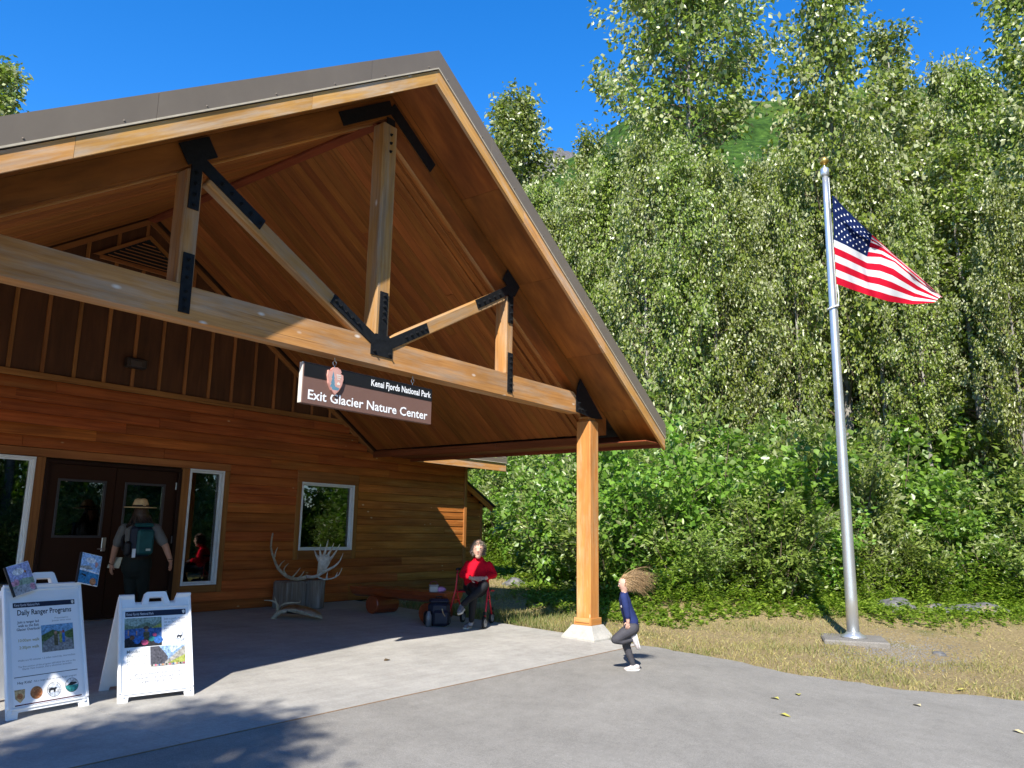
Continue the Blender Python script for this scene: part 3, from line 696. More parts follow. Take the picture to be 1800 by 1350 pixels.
# --- main roof edge to the right of the porch, side wall and annex
beam('eave_fascia', (1.13, 4.76, 2.915), (4.12, 4.76, 2.915), 0.04, 0.175, MT['fascia'], B)
beam('eave_flashing', (1.13, 4.75, 3.06), (4.13, 4.75, 3.06), 0.05, 0.10, MT['roof'], roof)
beam('drip_edge', (1.13, 4.735, 3.012), (4.13, 4.735, 3.012), 0.05, 0.012, MT['drip'], roof)
box('eave_soffit', (2.35, 5.0, 2.945), (3.5, 0.47, 0.02), MT['redbeam'], B)
m = MB(); m.box((3.25, 10.0, 1.5), (0.12, 9.3, 3.0)); m.add([(3.25, WY+0.2, 3.0), (3.25, 15.2, 3.0), (3.25, 10.2, 6.4)], [(0, 1, 2)]); m.box((-5, 15.2, 1.5), (17, 0.1, 3)); m.box((XL, 10, 1.5), (0.1, 9.5, 3))
m.build('side_wall', MT['siding'], B)
AY = 5.72; ax = MB(); ax.box((3.88, AY+1.4, 1.05), (1.08, 2.7, 2.1)); an = ax.build('annex', MT['shadowgap'], B)
z = 0.16
while z < 2.5:
    x1 = 4.42 if z+0.15 < 2.16 else 3.35+(2.80-z-0.15)/0.52
    if x1 > 3.42: siding_board(3.33, x1, z, AY, MT['sidingold'], an)
    z += PITCH
beam('corner_board', (4.43, AY-0.02, 0.15), (4.43, AY-0.02, 2.12), 0.05, 0.07, MT['trim'], an, (1, 0, 0))
beam('annex_roof', (3.30, AY+1.3, 2.80), (4.74, AY+1.3, 2.80-0.52*1.44+0.02), 3.0, 0.05, MT['black'], an)
beam('annex_fascia', (3.34, AY-0.16, 2.70), (4.68, AY-0.16, 2.70-0.52*1.34), 0.03, 0.12, MT['sidingold'], an)
# ---------------------------------------------------------------- plants
def leaves_mesh(name, P, D, N, L, Wd, var, mat, fold=0.25):
    """one small folded leaf (2 triangles) per row: base P, axis D, normal N, length L, half width Wd"""
    n = len(P); D = D/np.linalg.norm(D, axis=1, keepdims=True)
    S = np.cross(D, N); S /= np.linalg.norm(S, axis=1, keepdims=True)+1e-9; N = np.cross(S, D)
    L = L[:, None]; Wd = Wd[:, None]
    mid = P+D*L*0.45
    V = np.empty((n, 4, 3)); V[:, 0] = P; V[:, 1] = mid+S*Wd+N*Wd*fold; V[:, 2] = P+D*L; V[:, 3] = mid-S*Wd+N*Wd*fold
    me = bpy.data.meshes.new(name); me.vertices.add(4*n); me.vertices.foreach_set('co', V.astype(np.float32).ravel())
    idx = (np.arange(n)[:, None]*4+np.array([0, 1, 2, 0, 2, 3])).astype(np.int32)
    me.loops.add(6*n); me.loops.foreach_set('vertex_index', idx.ravel())
    me.polygons.add(2*n); me.polygons.foreach_set('loop_start', np.arange(0, 6*n, 3, dtype=np.int32))
    me.materials.append(mat); me.update(calc_edges=True)
    at = me.attributes.new('var', 'FLOAT', 'FACE'); at.data.foreach_set('value', np.repeat(var, 2).astype(np.float32))
    return me
def rnd(n, s=1.0): return RNG.normal(0, s, (n, 3))
def poly_at(pts, t):
    k = t*(len(pts)-1); i = min(int(k), len(pts)-2); f = k-i; return pts[i]*(1-f)+pts[i+1]*f

def make_tree(seed, H, R, nl, nt, nleaf, leafL, mat, droop=0.55, crown0=0.2, spire=1.0, bare=False):
    global RNG
    RNG = np.random.default_rng(seed)
    tr = MB(); m = 11
    trunk = [np.array([0, 0, -0.3])]
    off = np.zeros(2)
    for i in range(1, m+1):
        off = off+RNG.normal(0, 0.012*H/m*2.2, 2); trunk.append(np.array([off[0], off[1], H*0.97*i/m]))
    r0 = 0.011*H
    tr.tube([Vector(p) for p in trunk], [max(0.012, r0*(1-i/m)**0.85+0.01) for i in range(m+1)], 8, False)
    P = []; D = []; N = []
    for k in range(nl):
        t = crown0+(1-crown0)*(k+RNG.uniform(0, 1))/nl*0.985
        base = poly_at(trunk, t); a = k*2.399+RNG.uniform(-0.5, 0.5)
        s = (t-crown0)/(1-crown0)
        rad = R*(min(1, 0.45+s*2.6))*(1-s)**(0.72*spire)*RNG.uniform(0.62, 1.25)+0.25
        rise = RNG.uniform(0.35, 0.95)*rad+0.25
        tip = base+np.array([math.cos(a)*rad, math.sin(a)*rad, rise]); mid = (base+tip)/2+np.array([0, 0, -0.12*rad])+RNG.normal(0, 0.05*rad, 3)
        lp = [base, mid, tip]; rr = max(0.012, r0*0.34*(1-t)+0.008)
        tr.cur = 1; tr.tube([Vector(q) for q in lp], [rr, rr*0.65, 0.005], 4, False)
        for q in range(nt):
            u = RNG.uniform(0.28, 1.05); c = poly_at(lp, min(u, 1.0))+(tip-mid)*max(0, u-1)
            ln = RNG.uniform(0.3, 0.8)*(0.5+0.5*R/2.2); dr = RNG.normal(0, 1, 3); dr[2] = abs(dr[2])*0.7+0.1; dr /= np.linalg.norm(dr)
            e = c+dr*ln
            if q % 5 == 0: tr.tube([Vector(c), Vector(e)], [0.007, 0.003], 3, False)
            n = max(3, int(nleaf*RNG.uniform(0.5, 1.4)))
            f = RNG.uniform(0, 1, n)[:, None]; pp = c+(e-c)*f*1.15+RNG.normal(0, 0.085+0.03*R/2.2, (n, 3))*np.array([1, 1, 1.1])
            P.append(pp); out = pp-np.array([base[0], base[1], pp[:, 2].mean()-0.3]); out[:, 2] *= 0.3
            out /= np.linalg.norm(out, axis=1, keepdims=True)+1e-6
            d = out*0.7+RNG.normal(0, 0.55, (n, 3)); d[:, 2] -= droop; D.append(d)
            nn = RNG.normal(0, 0.85, (n, 3))+out*0.45; nn[:, 2] += 0.5; N.append(nn)
    P = np.concatenate(P); D = np.concatenate(D); N = np.concatenate(N); n = len(P)
    L = RNG.uniform(0.6, 1.3, n)*leafL; W = L*RNG.uniform(0.26, 0.36, n)
    return mesh('trunk', tr.V, tr.F, [MT['bark'], MT['twig']], True, tr.mi), leaves_mesh('crown', P, D, N, L, W, RNG.uniform(0, 1, n), MT[mat]), H
def make_bush(seed, H, R, ns, nt, nleaf, leafL, lw, mat, droop=0.2):
    global RNG
    RNG = np.random.default_rng(seed)
    tr = MB(); P = []; D = []; N = []
    for k in range(ns):
        a = RNG.uniform(0, 6.283); rr = R*math.sqrt(RNG.uniform(0.02, 1)); h = H*RNG.uniform(0.55, 1.0)*(1-0.35*(rr/R)**2)
        b = np.array([math.cos(a)*rr*0.28, math.sin(a)*rr*0.28, -0.2]); tip = np.array([math.cos(a)*rr, math.sin(a)*rr, h]); mid = (b*0.55+tip*0.45)+np.array([0, 0, 0.12*h])
        lp = [b, mid, tip]; tr.tube([Vector(q) for q in lp], [0.022, 0.014, 0.005], 4, False)
        for q in range(nt):
            u = RNG.uniform(0.08, 1.0)**0.75; c = poly_at(lp, u); dr = RNG.normal(0, 1, 3); dr[2] = dr[2]*0.5+0.45; dr /= np.linalg.norm(dr)
            e = c+dr*RNG.uniform(0.25, 0.7)
            if q % 4 == 0: tr.tube([Vector(c), Vector(e)], [0.007, 0.003], 3, False)
            n = max(3, int(nleaf*RNG.uniform(0.5, 1.4))); f = RNG.uniform(0.1, 1.05, n)[:, None]
            pp = c+(e-c)*f+RNG.normal(0, 0.07, (n, 3)); P.append(pp)
            out = pp*np.array([1, 1, 0]); out /= np.linalg.norm(out, axis=1, keepdims=True)+1e-6
            d = out*0.5+dr*0.5+RNG.normal(0, 0.5, (n, 3)); d[:, 2] -= droop; D.append(d)
            nn = RNG.normal(0, 0.5, (n, 3))+out*0.5; nn[:, 2] += 0.8; N.append(nn)
    P = np.concatenate(P); D = np.concatenate(D); N = np.concatenate(N); n = len(P); P[:, 2] = np.maximum(P[:, 2], 0.03)
    L = RNG.uniform(0.65, 1.25, n)*leafL
    return mesh('stem', tr.V, tr.F, MT['twig'], True), leaves_mesh('foliage', P, D, N, L, L*lw*RNG.uniform(0.85, 1.15, n), RNG.uniform(0, 1, n), MT[mat]), H

TREES = [make_tree(1, 15, 2.9, 80, 11, 28, 0.165, 'poplar', 0.5, 0.33), make_tree(2, 15, 2.3, 78, 11, 28, 0.16, 'poplar', 0.6, 0.36, 1.1),
         make_tree(3, 15, 2.7, 80, 11, 28, 0.16, 'poplar', 0.45, 0.38, 0.9), make_tree(4, 14, 1.35, 60, 9, 28, 0.15, 'poplar', 0.5, 0.12, 1.0),
         make_tree(5, 15, 3.0, 72, 11, 25, 0.17, 'poplar', 0.55, 0.30, 0.85), make_tree(6, 15, 2.5, 70, 11, 25, 0.165, 'poplar', 0.6, 0.2, 0.95),
         make_tree(8, 15, 2.7, 58, 12, 28, 0.16, 'poplar', 0.55, 0.63, 0.62)]
BUSH = [make_bush(21, 3.0, 1.45, 18, 17, 24, 0.135, 0.34, 'alder'), make_bush(22, 3.0, 1.5, 18, 17, 24, 0.125, 0.34, 'alder', 0.3),
        make_bush(23, 3.2, 1.4, 19, 17, 27, 0.14, 0.20, 'willow', 0.05), make_bush(24, 3.0, 1.4, 19, 17, 27, 0.13, 0.22, 'willow', 0.1)]
random.seed(5)
def put(src, names, label, cat, group, x, y, h, wide=1.0, z=None):
    me1, me2, H = src; s = h/H; z = terrain(x, y) if z is None else z
    o = bpy.data.objects.new(names[0], None)
    link(o, None, Matrix.Translation((x, y, z)) @ Matrix.Rotation(random.uniform(0, 6.28), 4, 'Z') @ Matrix.Diagonal((s*wide, s*wide*random.uniform(0.92, 1.08), s, 1)))
    tag(o, label, cat, group)
    for nm, me in ((names[1], me1), (names[2], me2)): obj(nm, me, o, WM[o])
    return o
def put_tree(px, top, dist, var, wide=1.0, label=None):
    a = ray(px, top); hd = Vector((a.x, a.y, 0)).normalized(); p = CAM+hd*dist
    z = terrain(p.x, p.y); h = CAM.z+dist*a.z/math.hypot(a.x, a.y)-z
    return put(TREES[var], ('cottonwood_tree', 'trunk', 'crown'), label or 'cottonwood with pale leaf undersides in the wood behind the shrubs', 'tree', 'cottonwoods of the wood', p.x, p.y, h, wide, z)
T_SPEC = [ # picture column, picture row of the tip, metres from the photographer, kind, width
    (1200, -75, 21.5, 6, 0.82, 'tall cottonwood with spreading limbs standing between the roof ridge and the flagpole'),
    (905, 176, 29, 1, 0.95, 'cottonwood rising just beside the slope of the porch roof'),
    (1440, -70, 23, 5, 0.72, 'tall open cottonwood with a white trunk behind the flagpole top'),
    (1568, 50, 25, 3, 0.85, 'slender spire shaped cottonwood right of the flagpole'),
    (12, 98, 44, 3, 1.1, 'lone cottonwood top showing over the low end of the porch roof'),
    (1650, 118, 27, 1, 0.85, None), (1705, 125, 24, 2, 0.85, None), (1785, -45, 25, 5, 1.1, None), (1860, 40, 22, 0, 1.0, None),
    (1035, 238, 31, 3, 1.0, None), (1000, 335, 27, 1, 0.8, None), (1100, 275, 28, 2, 0.8, None), (1150, 240, 32, 1, 0.8, None), (1075, 268, 23, 0, 0.8, None), (1130, 240, 20.8, 4, 0.75, None), (1192, 255, 20.4, 0, 0.75, None), (1248, 285, 20.8, 4, 0.75, None), (1010, 320, 23, 0, 0.7, None), (1300, 345, 21, 0, 0.7, None), (1385, 275, 22, 4, 0.6, None), (1520, 240, 22.5, 4, 0.75, None),
    (1292, 315, 27, 1, 0.85, None), (1330, 290, 31, 0, 0.8, None), (1395, 215, 28, 3, 1.2, None), (1500, 190, 29, 0, 0.8, None), (1615, 215, 30, 2, 0.8, None),
    (950, 330, 26, 2, 0.8, None), (1060, 320, 24, 1, 0.8, None), (1120, 300, 26, 0, 0.75, None), (1255, 300, 24, 2, 0.8, None), (1400, 300, 25.5, 3, 1.4, None), (1530, 250, 26, 1, 0.8, None), (1745, 200, 29, 0, 0.85, None),
    (1680, 260, 23, 3, 1.4, None), (870, 330, 34, 0, 0.8, None), (1840, 250, 27, 2, 0.9, None), (1330, 370, 23, 1, 0.8, None), (1600, 350, 22, 1, 0.8, None), (1420, 260, 26, 2, 0.8, None), (1755, 330, 21, 0, 0.7, None), (960, 380, 23, 1, 0.8, None)]
for px, top, dist, var, wide, lab in T_SPEC: put_tree(px, top, dist, var, wide if lab else wide*0.8, lab)
# the wood goes on past the right edge of the picture, where the windows mirror it, and behind the photographer; the trees far left and behind are added to block sky light
for i, (x, y, h, v) in enumerate([(-5, -18, 17, 0), (-2.5, -17, 16, 1), (0, -17.5, 17, 2), (2.5, -17, 16, 0), (5, -17.5, 17, 2), (7.5, -17, 18, 0), (10.5, -16, 17, 1), (13, -13, 17, 0), (1, -23, 14, 0), (6, -23, 14, 2), (15, -9, 13, 0), (17, -13, 15, 1), (14, -16, 12, 2), (19, -19, 15, 0), (16, -23, 14, 1), (12, -27, 13, 2), (20, -28, 15, 1), (8, -31, 14, 0), (3, -33, 13, 1), (-4, -35, 14, 2), (17, -5, 14, 2), (24, -12, 15, 0), (25, -22, 15, 2), (-13, -33, 14, 0), (-32, -9, 13, 0), (-33, -15, 14, 1), (-31, -22, 13, 2), (-27, -28, 14, 1), (-21, -31, 13, 0), (-34, -3, 13, 1), (-33, 4, 14, 2), (-36, 10, 13, 0), (-36, -20, 15, 0), (-24, -33, 14, 2), (-29, 16, 14, 1), (-30, -13, 12, 2)]):
    put(TREES[v], ('cottonwood_tree', 'trunk', 'crown'), 'unseen cottonwood of the wood, mirrored in the windows or added to block sky light', 'tree', 'cottonwoods mirrored in the windows', x, y, h, 1.0)
put(TREES[2], ('cottonwood_tree', 'trunk', 'crown'), 'cottonwood outside the picture whose shadow falls on the paving before the sandwich boards', 'tree', None, -15.9, -5.3, 9.3, 1.1)
# shrub thicket along the edge of the wood
def shrub(x, y, h, kind):
    lab = 'leafy alder shrub in the thicket at the edge of the wood' if kind < 2 else 'narrow leaved willow shrub in the thicket at the edge of the wood'
    put(BUSH[kind], ('alder_shrub' if kind < 2 else 'willow_shrub', 'stem', 'foliage'), lab, 'shrub', 'alder shrubs of the thicket' if kind < 2 else 'willow shrubs of the thicket', x, y, h, random.uniform(0.85, 1.15)*(3.2/h)**0.45)
random.seed(9)
for row, (off, hh, step) in enumerate(((0.95, 3.0, 1.15), (2.2, 3.9, 1.4), (3.8, 4.6, 1.8), (5.8, 5.2, 2.2), (8.2, 5.6, 2.8))):
    y = -6.5 if row else -6.0
    while y < 14.5:
        x = veg_x(y)
        # step away from the photographer
        d = Vector((x-CAM.x, y-CAM.y, 0)).normalized(); dx = veg_x(y+0.4)-veg_x(y-0.4)
        px, py = x+d.x*off+random.uniform(-0.35, 0.35), y+d.y*off*0.6+random.uniform(-0.3, 0.3)
        kind = random.choice((0, 1, 0, 1, 2)) if row < 2 else random.choice((0, 1, 2, 3, 2, 3))
        if y < -1.0 and row == 0: kind = random.choice((1, 2, 3))
        if px < 5.0 and py > 5: pass
        else: shrub(px, py, hh*random.uniform(0.8, 1.2), kind)
        y += step/max(0.55, math.hypot(1, dx/0.8)*0.75+0.25)
for x, y in [(-5.5, -15), (-3.5, -14.5), (-1.5, -14), (0.5, -14.5), (2.5, -14), (4.5, -13.5), (6.3, -12.8), (8, -12), (9.8, -11.2), (11.4, -10), (-4.5, -17), (-2, -16.5), (0.5, -17), (3, -16.5), (5.5, -16), (8, -15), (10, -14), (12.3, -8.5), (13, -10.5), (12.6, -12.6), (13.6, -15), (13.2, -17.5), (14, -20), (12.5, -22.5), (10.5, -24.5), (8, -26.5), (5, -28), (1.5, -29), (15, -9.5), (15.5, -14), (16, -18.5), (14.5, -24), (9, -29)]:
    shrub(x, y, random.uniform(3, 4.6), random.choice((0, 1, 2, 3)))
for x in np.arange(-8, 16, 2.0): shrub(float(x), -18.6-0.3*random.random(), random.uniform(6.2, 7.4), random.choice((0, 1, 2)))
# low herbs along the foot of the thicket and on the planted mound: nobody could count them
RNG = np.random.default_rng(77)
P = []; D = []; N = []; Ls = []; Ws = []
def herb(x, y, h, nl, ll, lw):
    z = terrain(x, y); t = RNG.uniform(0.1, 1, nl); a = RNG.uniform(0, 6.283, nl); lean = RNG.normal(0, 0.12, 2)
    P.append(np.stack([x+lean[0]*t*h, y+lean[1]*t*h, z+t*h], 1)); D.append(np.stack([np.cos(a), np.sin(a), RNG.normal(0.1, 0.35, nl)], 1)); N.append(np.stack([-0.3*np.cos(a), -0.3*np.sin(a), np.ones(nl)], 1)+RNG.normal(0, 0.25, (nl, 3)))
    Ls.append(RNG.uniform(0.7, 1.2, nl)*ll); Ws.append(np.full(nl, ll*lw))
for i in range(3900):
    y = RNG.uniform(-6.5, 10); v = veg_x(y); e = edge_x(y)
    u = RNG.beta(2.4, 2.2); x = v-2.4+u*3.2
    if x < max(e+1.2, 0.9): continue
    herb(x, y, RNG.uniform(0.05, 0.16) if x < v-0.5 else RNG.uniform(0.1, 0.42), int(RNG.integers(7, 15)), RNG.uniform(0.06, 0.1), 0.28)
for px, py in ((1578, 1096), (1655, 1098), (1720, 1102), (1412, 1085), (1530, 1100), (1470, 1092), (1620, 1108), (1770, 1100)):   # tufts round the boulders
    c = G(px, py)
    for i in range(60): herb(c.x+RNG.normal(-0.25, 0.4), c.y+RNG.normal(-0.1, 0.4), RNG.uniform(0.06, 0.26), int(RNG.integers(8, 14)), RNG.uniform(0.06, 0.1), 0.3)
for i in range(700):                                        # taller fireweed stems
    y = RNG.uniform(-6.5, 10); x = veg_x(y)+RNG.normal(0.25, 0.45); herb(x, y, RNG.uniform(0.5, 1.15), 26, RNG.uniform(0.10, 0.15), 0.13)
ho = obj('undergrowth', leaves_mesh('undergrowth', np.concatenate(P), np.concatenate(D), np.concatenate(N), np.concatenate(Ls), np.concatenate(Ws), RNG.uniform(0, 1, sum(len(q) for q in P)), MT['herb']))
tag(ho, 'low leafy herbs and fireweed covering the foot of the thicket', 'undergrowth', None, 'stuff')
# grass: dry straw near the paving, greener beside the apron and the thicket
n = 90000; y = RNG.uniform(-9, 9.5, n); e = np.array([edge_x(q) for q in y]); v = np.array([veg_x(q) for q in y]); u = RNG.uniform(0, 1, n)**1.25
x = e+0.02+u*(v-e+0.6); z = np.array([terrain(a, b) for a, b in zip(x, y)])
patch = np.array([mnoise.noise(Vector((a*0.8, b*0.8, 1))) for a, b in zip(x, y)])
gr = np.hypot(x-3.2, y+3.0); keep = (RNG.uniform(0, 1, n) < np.clip(0.62+patch, 0.12, 1)) & ~((np.hypot((x-3.6)/1.5, (y+3.5)/0.9) < 1) & (RNG.uniform(0, 1, n) < 0.9)) & ~((y > 5.1) & (x < 4.6))
x, y, z, patch, e = x[keep], y[keep], z[keep], patch[keep], e[keep]; n = len(x); P = np.stack([x, y, z-0.01], 1)
edge = np.exp(-((x-e)/0.35)**2)
green = np.clip(0.32+patch*0.9+0.5*edge*(y > -1.8)+0.55*(y > 0.2)*np.exp(-((x-0.25)/1.0)**2)+RNG.normal(0, 0.22, n), 0, 1)
L = RNG.uniform(0.04, 0.11, n)*(0.65+0.9*green)*(1+0.9*edge*(y > -0.5)); D = rnd(n, 0.55); D[:, 2] = np.abs(D[:, 2])*0.5+0.25+0.7*green
go = obj('grass', leaves_mesh('grass', P, D, rnd(n), L, np.full(n, 0.0042), np.clip(1-green, 0, 0.84), MT['grass'], 0.1))
tag(go, 'short half dry grass along the edge of the paving', 'grass', None, 'stuff')
# ---------------------------------------------------------------- lettering and flat print
def text_me(body, size, mat, bold=0.0, align='LEFT', width=None, lines=1.0):
    cu = bpy.data.curves.new('lettering', 'FONT'); cu.body = body; cu.size = size; cu.align_x = align; cu.resolution_u = 2; cu.offset = bold*size; cu.space_line = lines
    o = bpy.data.objects.new('lettering', cu); me = bpy.data.meshes.new_from_object(o)
    bpy.data.objects.remove(o); bpy.data.curves.remove(cu)
    me.materials.clear(); me.materials.append(mat)
    if width:
        co = np.empty(len(me.vertices)*3, np.float32); me.vertices.foreach_get('co', co); co = co.reshape(-1, 3); x0, x1 = co[:, 0].min(), co[:, 0].max()
        co[:, 0] = (co[:, 0]-x0)*width/(x1-x0)+(0 if align == 'LEFT' else -width/2); me.vertices.foreach_set('co', co.ravel()); me.update()
    return me
def put_text(parent, T, body, x, y, z, size, mat, bold=0.0, align='LEFT', width=None, lines=1.0):
    return obj('lettering', text_me(body, size, mat, bold, align, width, lines), parent, T @ Matrix.Translation((x, y, z)))
def flat(parent, T, name, polys, z, mats):
    """flat print: coloured outlines laid over each other, each 0.2 mm above the last"""
    V = []; Fc = []; mi = []; ms = []
    for k, (poly, mat) in enumerate(polys):
        n = len(V); V += [(x, y, z+0.00025*k) for x, y in poly]; Fc.append(list(range(n, n+len(poly))))
        if mat not in ms: ms.append(mat)
        mi.append(ms.index(mat))
    return obj(name, mesh(name, V, Fc, ms, False, mi), parent, T)
def rect(x0, y0, x1, y1): return [(x0, y0), (x1, y0), (x1, y1), (x0, y1)]
def disc(cx, cy, r, n=20, a0=0, a1=2*math.pi): return [(cx+r*math.cos(a0+(a1-a0)*i/n), cy+r*math.sin(a0+(a1-a0)*i/n)) for i in range(n if a1-a0 > 6.28 else n+1)]
ARROW = [(0, -1.0), (0.30, -0.72), (0.55, -0.30), (0.66, 0.12), (0.62, 0.38), (0.40, 0.46), (0.46, 0.56), (0.38, 0.72), (0.12, 0.84), (-0.22, 0.80), (-0.42, 0.62), (-0.36, 0.52), (-0.62, 0.56), (-0.66, 0.20), (-0.55, -0.30), (-0.30, -0.72)]
def arrow(cx, cy, h): return [(cx+x*h/1.84, cy+(y+0.08)*h/1.84) for x, y in ARROW]
C = col
# ---------------------------------------------------------------- hanging sign
HS = thing('hanging_sign', 'brown and black park sign hanging from the truss by two hooks', 'sign', (-4.286, 0.1, 2.70))
x0, x1, z0, z1 = -5.206, -3.367, 2.700, 3.112; W_ = x1-x0; yf = 0.075
bd = box('board', ((x0+x1)/2, yf+0.03, (z0+z1)/2), (W_, 0.06, z1-z0), C('sign brown', (0.175, 0.098, 0.078), 0.5, 0.3, 0.03), HS, 0.004)
hb = box('header_band', ((x0+x1)/2, yf-0.001, 2.966+0.071), (W_-0.012, 0.008, 0.135), C('sign black', (0.012, 0.012, 0.014), 0.4, 0.4, 0.03), HS, 0.001)
T = Matrix(((1, 0, 0, x0), (0, 0, -1, yf), (0, 1, 0, z0), (0, 0, 0, 1)))
wt = C('reflective white', (0.88, 0.88, 0.88), 0.4, 0.4, 0.02)
put_text(HS, T, 'Kenai Fjords National Park', 0.885, 0.306, 0.0075, 0.098, wt, 0.02, width=0.925)
put_text(HS, T, 'Exit Glacier Nature Center', 0.07, 0.048, 0.003, 0.135, wt, 0.016, width=1.70)
box('sunlit_edge', (x0-0.004, yf+0.03, (z0+z1)/2), (0.008, 0.05, z1-z0-0.006), C('painted sunlit edge', (0.62, 0.58, 0.52)), HS, 0.002)  # pale strip added to paint the sunlit left edge of the board
em = MB(); em.prism(arrow(0.385, 0.272, 0.285), 0.001, 0.026); eo = em.build('emblem', C('emblem clay red', (0.62, 0.30, 0.25), 0.5), HS, T)
wh = C('emblem cream', (0.75, 0.70, 0.62), 0.6)
TE = T @ Matrix.Translation((-0.010, 0.033, 0))
flat(eo, TE, 'emblem_print', [(arrow(0.395, 0.240, 0.262), C('emblem pale clay', (0.66, 0.36, 0.30), 0.5)),
     ([(0.325, 0.17), (0.345, 0.21), (0.335, 0.21), (0.352, 0.26), (0.342, 0.26), (0.362, 0.335), (0.382, 0.26), (0.374, 0.26), (0.390, 0.21), (0.380, 0.21), (0.402, 0.17)], C('emblem spruce', (0.13, 0.27, 0.36), 0.6)),
     ([(0.345, 0.165), (0.40, 0.18), (0.45, 0.17), (0.43, 0.145), (0.36, 0.145)], C('emblem spruce', (0.13, 0.27, 0.36), 0.6)),
     (rect(0.402, 0.298, 0.462, 0.310), wh), (rect(0.408, 0.278, 0.462, 0.289), wh), (rect(0.412, 0.258, 0.450, 0.268), wh), ([(0.41, 0.215), (0.43, 0.235), (0.45, 0.225), (0.455, 0.205), (0.42, 0.20)], wh)], 0.0265, None)
for hx in (-4.80, -3.665):
    m = MB(); c = Vector((hx, 0.105, 3.165)); m.tube([c+Vector((0.022*math.cos(a), 0, 0.026*math.sin(a))) for a in np.linspace(0, 6.0, 11)], 0.005, 5); m.tube([(hx, 0.105, 3.10), (hx, 0.105, 3.142)], 0.005, 5); m.tube([(hx, 0.105, 3.19), (hx, 0.105, 3.23)], 0.005, 5)
    m.build('hook', MT['metal'], HS)

# ---------------------------------------------------------------- sandwich boards
def aframe(name, label, pl, pr, H, gap, shrug=False):
    """pl, pr: the two front feet on the paving; H panel length; gap: spread of the feet"""
    pl, pr = Vector(pl), Vector(pr); pl.z = pr.z = (pl.z+pr.z)/2; xa = (pr-pl); wd = xa.length; xa.normalize(); back = Vector((0, 0, 1)).cross(xa).normalized()
    th = math.asin(gap/2/H); upv = (Vector((0, 0, 1))*math.cos(th)+back*math.sin(th)).normalized(); nz = xa.cross(upv)
    O = thing(name, label, 'sign', (pl+pr)/2+back*gap/2)
    def frame(o, x, u, z): return Matrix(((x.x, u.x, z.x, o.x), (x.y, u.y, z.y, o.y), (x.z, u.z, z.z, o.z), (0, 0, 0, 1)))
    T = frame(pl, xa, upv, nz); u2 = (Vector((0, 0, 1))*math.cos(th)-back*math.sin(th)).normalized()
    T2 = frame(pl+back*gap+xa*wd+Vector((0, 0, K*0.4)), -xa, u2, (-xa).cross(u2))
    for TT, fr in ((T, True), (T2, False)):
        m = MB()
        ear = 0.075
        out = [(0, 0), (0.075, 0), (0.085, 0.05), (wd-0.085, 0.05), (wd-0.075, 0), (wd, 0), (wd-0.006, H)]
        if shrug: out += [(wd-0.13, H), (wd-0.145, H-ear), (0.145, H-ear), (0.13, H), (0.006, H)]
        else: out += [(0.006, H)]
        m.prism(out, -0.022, 0.0)
        pn = m.build('panel', MT['plastic'], O, TT)
        r = MB(); b = 0.03                                        # raised rim
        for a, c in (((0.012, 0.08), (0.016, H-0.02)), ((wd-0.012, 0.08), (wd-0.016, H-0.02))): r.bar((a[0], a[1], 0.004), (c[0], c[1], 0.004), 0.022, 0.016, (0, 0, 1), 0.004)
        for v in (0.075, H-(ear if shrug else 0)-0.03): r.bar((0.03, v, 0.003), (wd-0.03, v, 0.003), 0.016, 0.012, (0, 0, 1), 0.003)
        r.build('rim', MT['plastic'], pn, TT)
        for u, v in ((0.04, 0.055), (wd-0.04, 0.055)): 
            k = MB(); k.tube([(u, v, 0.0), (u, v, 0.009)], 0.011, 8); k.build('stud', MT['plastic'], pn, TT)
    hy = H-(ear if shrug else 0)-0.01; h = MB(); c = wd/2
    h.prism([(c-0.125, hy), (c-0.07, hy), (c-0.058, hy+0.066), (c+0.058, hy+0.066), (c+0.07, hy), (c+0.125, hy), (c+0.092, hy+0.105), (c+0.075, hy+0.116), (c-0.075, hy+0.116), (c-0.092, hy+0.105)], -0.03, 0.012)
    h.build('handle', MT['plastic'], O, T)
    return O, T, wd
p1, p2 = G(12, 1269), G(157, 1241)
A1, T1, w1 = aframe('sandwich_board', 'white plastic sandwich board with two booklets on top reading Daily Ranger Programs', p1, p2, 1.02, 0.62)
q1, q2 = G(207, 1238.5), G(341, 1222.5)
A2, T2, w2 = aframe('sandwich_board', 'white plastic sandwich board with program photos reading Mondays Wednesdays Saturdays', q1, q2, 0.90, 0.56, True)
ps = box('poster', T1 @ Vector((w1/2, 0.49, 0.004)), (w1-0.10, 0.80, 0.003), MT['paper'], A1, 0, T1.to_3x3())
Z = 0.0062; u = lambda f: 0.05+f*(w1-0.10)
ink, grey, gold, navy = MT['ink'], MT['greyink'], MT['goldink'], MT['navy']
flat(A1, T1, 'header_print', [(rect(u(0.04), 0.845, u(0.96), 0.885), navy)], Z, None)
flat(A1, T1, 'header_emblem', [(arrow(u(0.925), 0.864, 0.032), C('emblem cream', (0.75, 0.70, 0.62)))], Z+0.001, None)
flat(A1, T1, 'ruled_line', [(rect(u(0.02), 0.305, u(0.94), 0.310), ink)], Z, None)
flat(A1, T1, 'tape_strip', [(rect(0.06, 0.095, w1-0.06, 0.104), C('maroon tape', (0.09, 0.015, 0.03)))], Z, None)
put_text(A1, T1, 'Kenai Fjords National Park', u(0.06), 0.856, Z+0.002, 0.028, C('pale print', (0.6, 0.62, 0.66)), 0.01, width=0.20)
put_text(A1, T1, 'Daily Ranger Programs', u(0.5), 0.785, Z, 0.06, ink, 0.018, 'CENTER', 0.44)
put_text(A1, T1, 'Join a ranger led\nwalk to the Exit\nGlacier Overlook!', u(0.25), 0.720, Z, 0.029, ink, 0.012, 'CENTER', 0.185)
